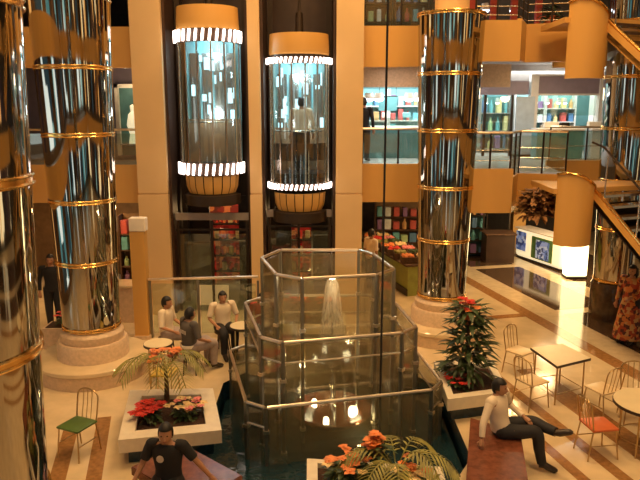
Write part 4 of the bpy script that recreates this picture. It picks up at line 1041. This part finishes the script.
# back view of the group
def backprint(t, J):
    c = J['chest']; mb = MB()
    for k in range(5): mb.box((c.x-.137,c.y-.10+.05*k,c.z-.03), (.008,.028,.07))
    mb.build('shirt_print', M['print_'], t)
    MB().lathe([(.176,.0),(.180,.05),(.174,.06)], c=(J['pelvis'].x,0,J['pelvis'].z-.03), n=24).build('shirt_hem', M['paper'], t, True)
def stool(label, x, y, z=.45):
    t = thing('stool', label, 'stool', (x,y,0))
    MB().lathe([(0,z-.05),(.17,z-.05),(.18,z-.03),(.17,z),(0,z)], n=20).build('seat', M['bark'], t, True)
    for k in range(4): a = PI/4+k*PI/2; MB().tube([(.12*math.cos(a),.12*math.sin(a),z-.05),(.17*math.cos(a),.17*math.sin(a),0)], .014, 6).build('leg', M['darkmetal'], t)
stool('dark stool under the person in the grey printed shirt', -2.42,11.65); stool('dark stool under the person in the short white shirt by the table', -1.97,12.8)
stool('dark stool under the person in white at the back left of the group', -3.02,12.4); stool('dark stool under the person in red behind the fountain glass', -1.14,12.75)
person('person in a dark grey shirt with pale back print, sitting facing away', (-2.42,11.65,0), fr(.75,.66), SIT, dict(), 'shirtgrey', 'jeans', sleeve=.55, extra=backprint)
person('person in a white shirt with dark hair sitting right of the grey printed shirt', (-1.97,12.8,0), fr(.4,-.9), SIT, dict(), 'shirtwhite', 'trousers', sleeve=.5)
person('person in white sitting partly hidden behind the grey printed shirt', (-3.02,12.4,0), fr(1,-.2), SIT, dict(), 'shirtwhite', 'jeans', sleeve=.6)
person('person in a dark red top sitting at the table just behind the fountain glass', (-1.14,12.75,0), fr(0,-1), SIT, dict(), 'shirtred', 'trousers', sleeve=.5)
person('passenger in white shirt and black trousers standing in the right lift', (-.42,15.22,3.425), fr(.1,1), STAND, dict(), 'shirtwhite', 'trousers', sleeve=.8)
person('person in dark clothes standing at the railing by the bright shop on the first gallery', (1.17,18.0,F1), fr(.4,1), STAND, dict(), 'black', 'trousers', sleeve=.9)
person('person in a white shirt standing beside the market counter on the ground floor', (1.38,17.4,0), fr(.8,.5), STAND, dict(), 'shirtwhite', 'trousers', sleeve=.5)
person('person in dark clothes standing between the two left columns on the ground floor', (-6.0,14.3,0), fr(.3,-1), STAND, dict(), 'black', 'trousers', sleeve=.9)
person('person with dark hair in a red orange patterned dress at the right edge', (6.5,13.3,0), fr(-.7,-.6), STAND, dict(elL=(.08,.22,1.10), wrL=(.25,.12,1.05)), 'shirtpatt', 'trousers', sleeve=.8, skirt=True, hairlong=True)
bush('dark leafy plant in a terracotta pot behind the top gallery parapet', 'plant', (5.08,15.2,F2), .55, .34, 110, .22, .05, name='potted_plant'); MB().lathe([(0,.0),(.13,0),(.19,.30),(.17,.30),(.12,.05),(0,.05)], n=20).build('pot', M['seatorange'], bpy.data.objects['potted_plant'], True)

# ------------------------------------------------------------------ lights for the hall
W = bpy.data.worlds.new('World'); SC.world = W; W.use_nodes = True
W.node_tree.nodes['Background'].inputs[0].default_value = (1,.72,.45,1); W.node_tree.nodes['Background'].inputs[1].default_value = .03
for x, y, z, tgt, p, ang in ((4.0,2.0,12.9,(4.2,9.5,0),1000,45),(-3.5,2.0,12.9,(-3.,9.5,0),1000,45),(-1.5,6.0,12.9,(-2.5,15.3,4.0),560,60),(2.,6.,12.9,(1.5,15.3,4.0),560,60),(5.5,6,12.9,(5,13,4.5),420,50)):
    spot('hall_spot', (x,y,z), tgt, p, WARM, ang, .25)

# ------------------------------------------------------------------ camera
cam = bpy.data.cameras.new('camera'); co = bpy.data.objects.new('camera', cam); COL.objects.link(co)
cam.sensor_width = 36; cam.lens = 36*660/640; cam.clip_start = .05; cam.clip_end = 100
co.location = (0,0,4.9); co.rotation_euler = (math.radians(90-11.4),0,0)
SC.camera = co
SC.view_settings.view_transform = 'Standard'; SC.view_settings.look = 'None'; SC.view_settings.gamma = 1
SC.view_settings.use_curve_mapping = False; SC.view_settings.exposure = 0.0
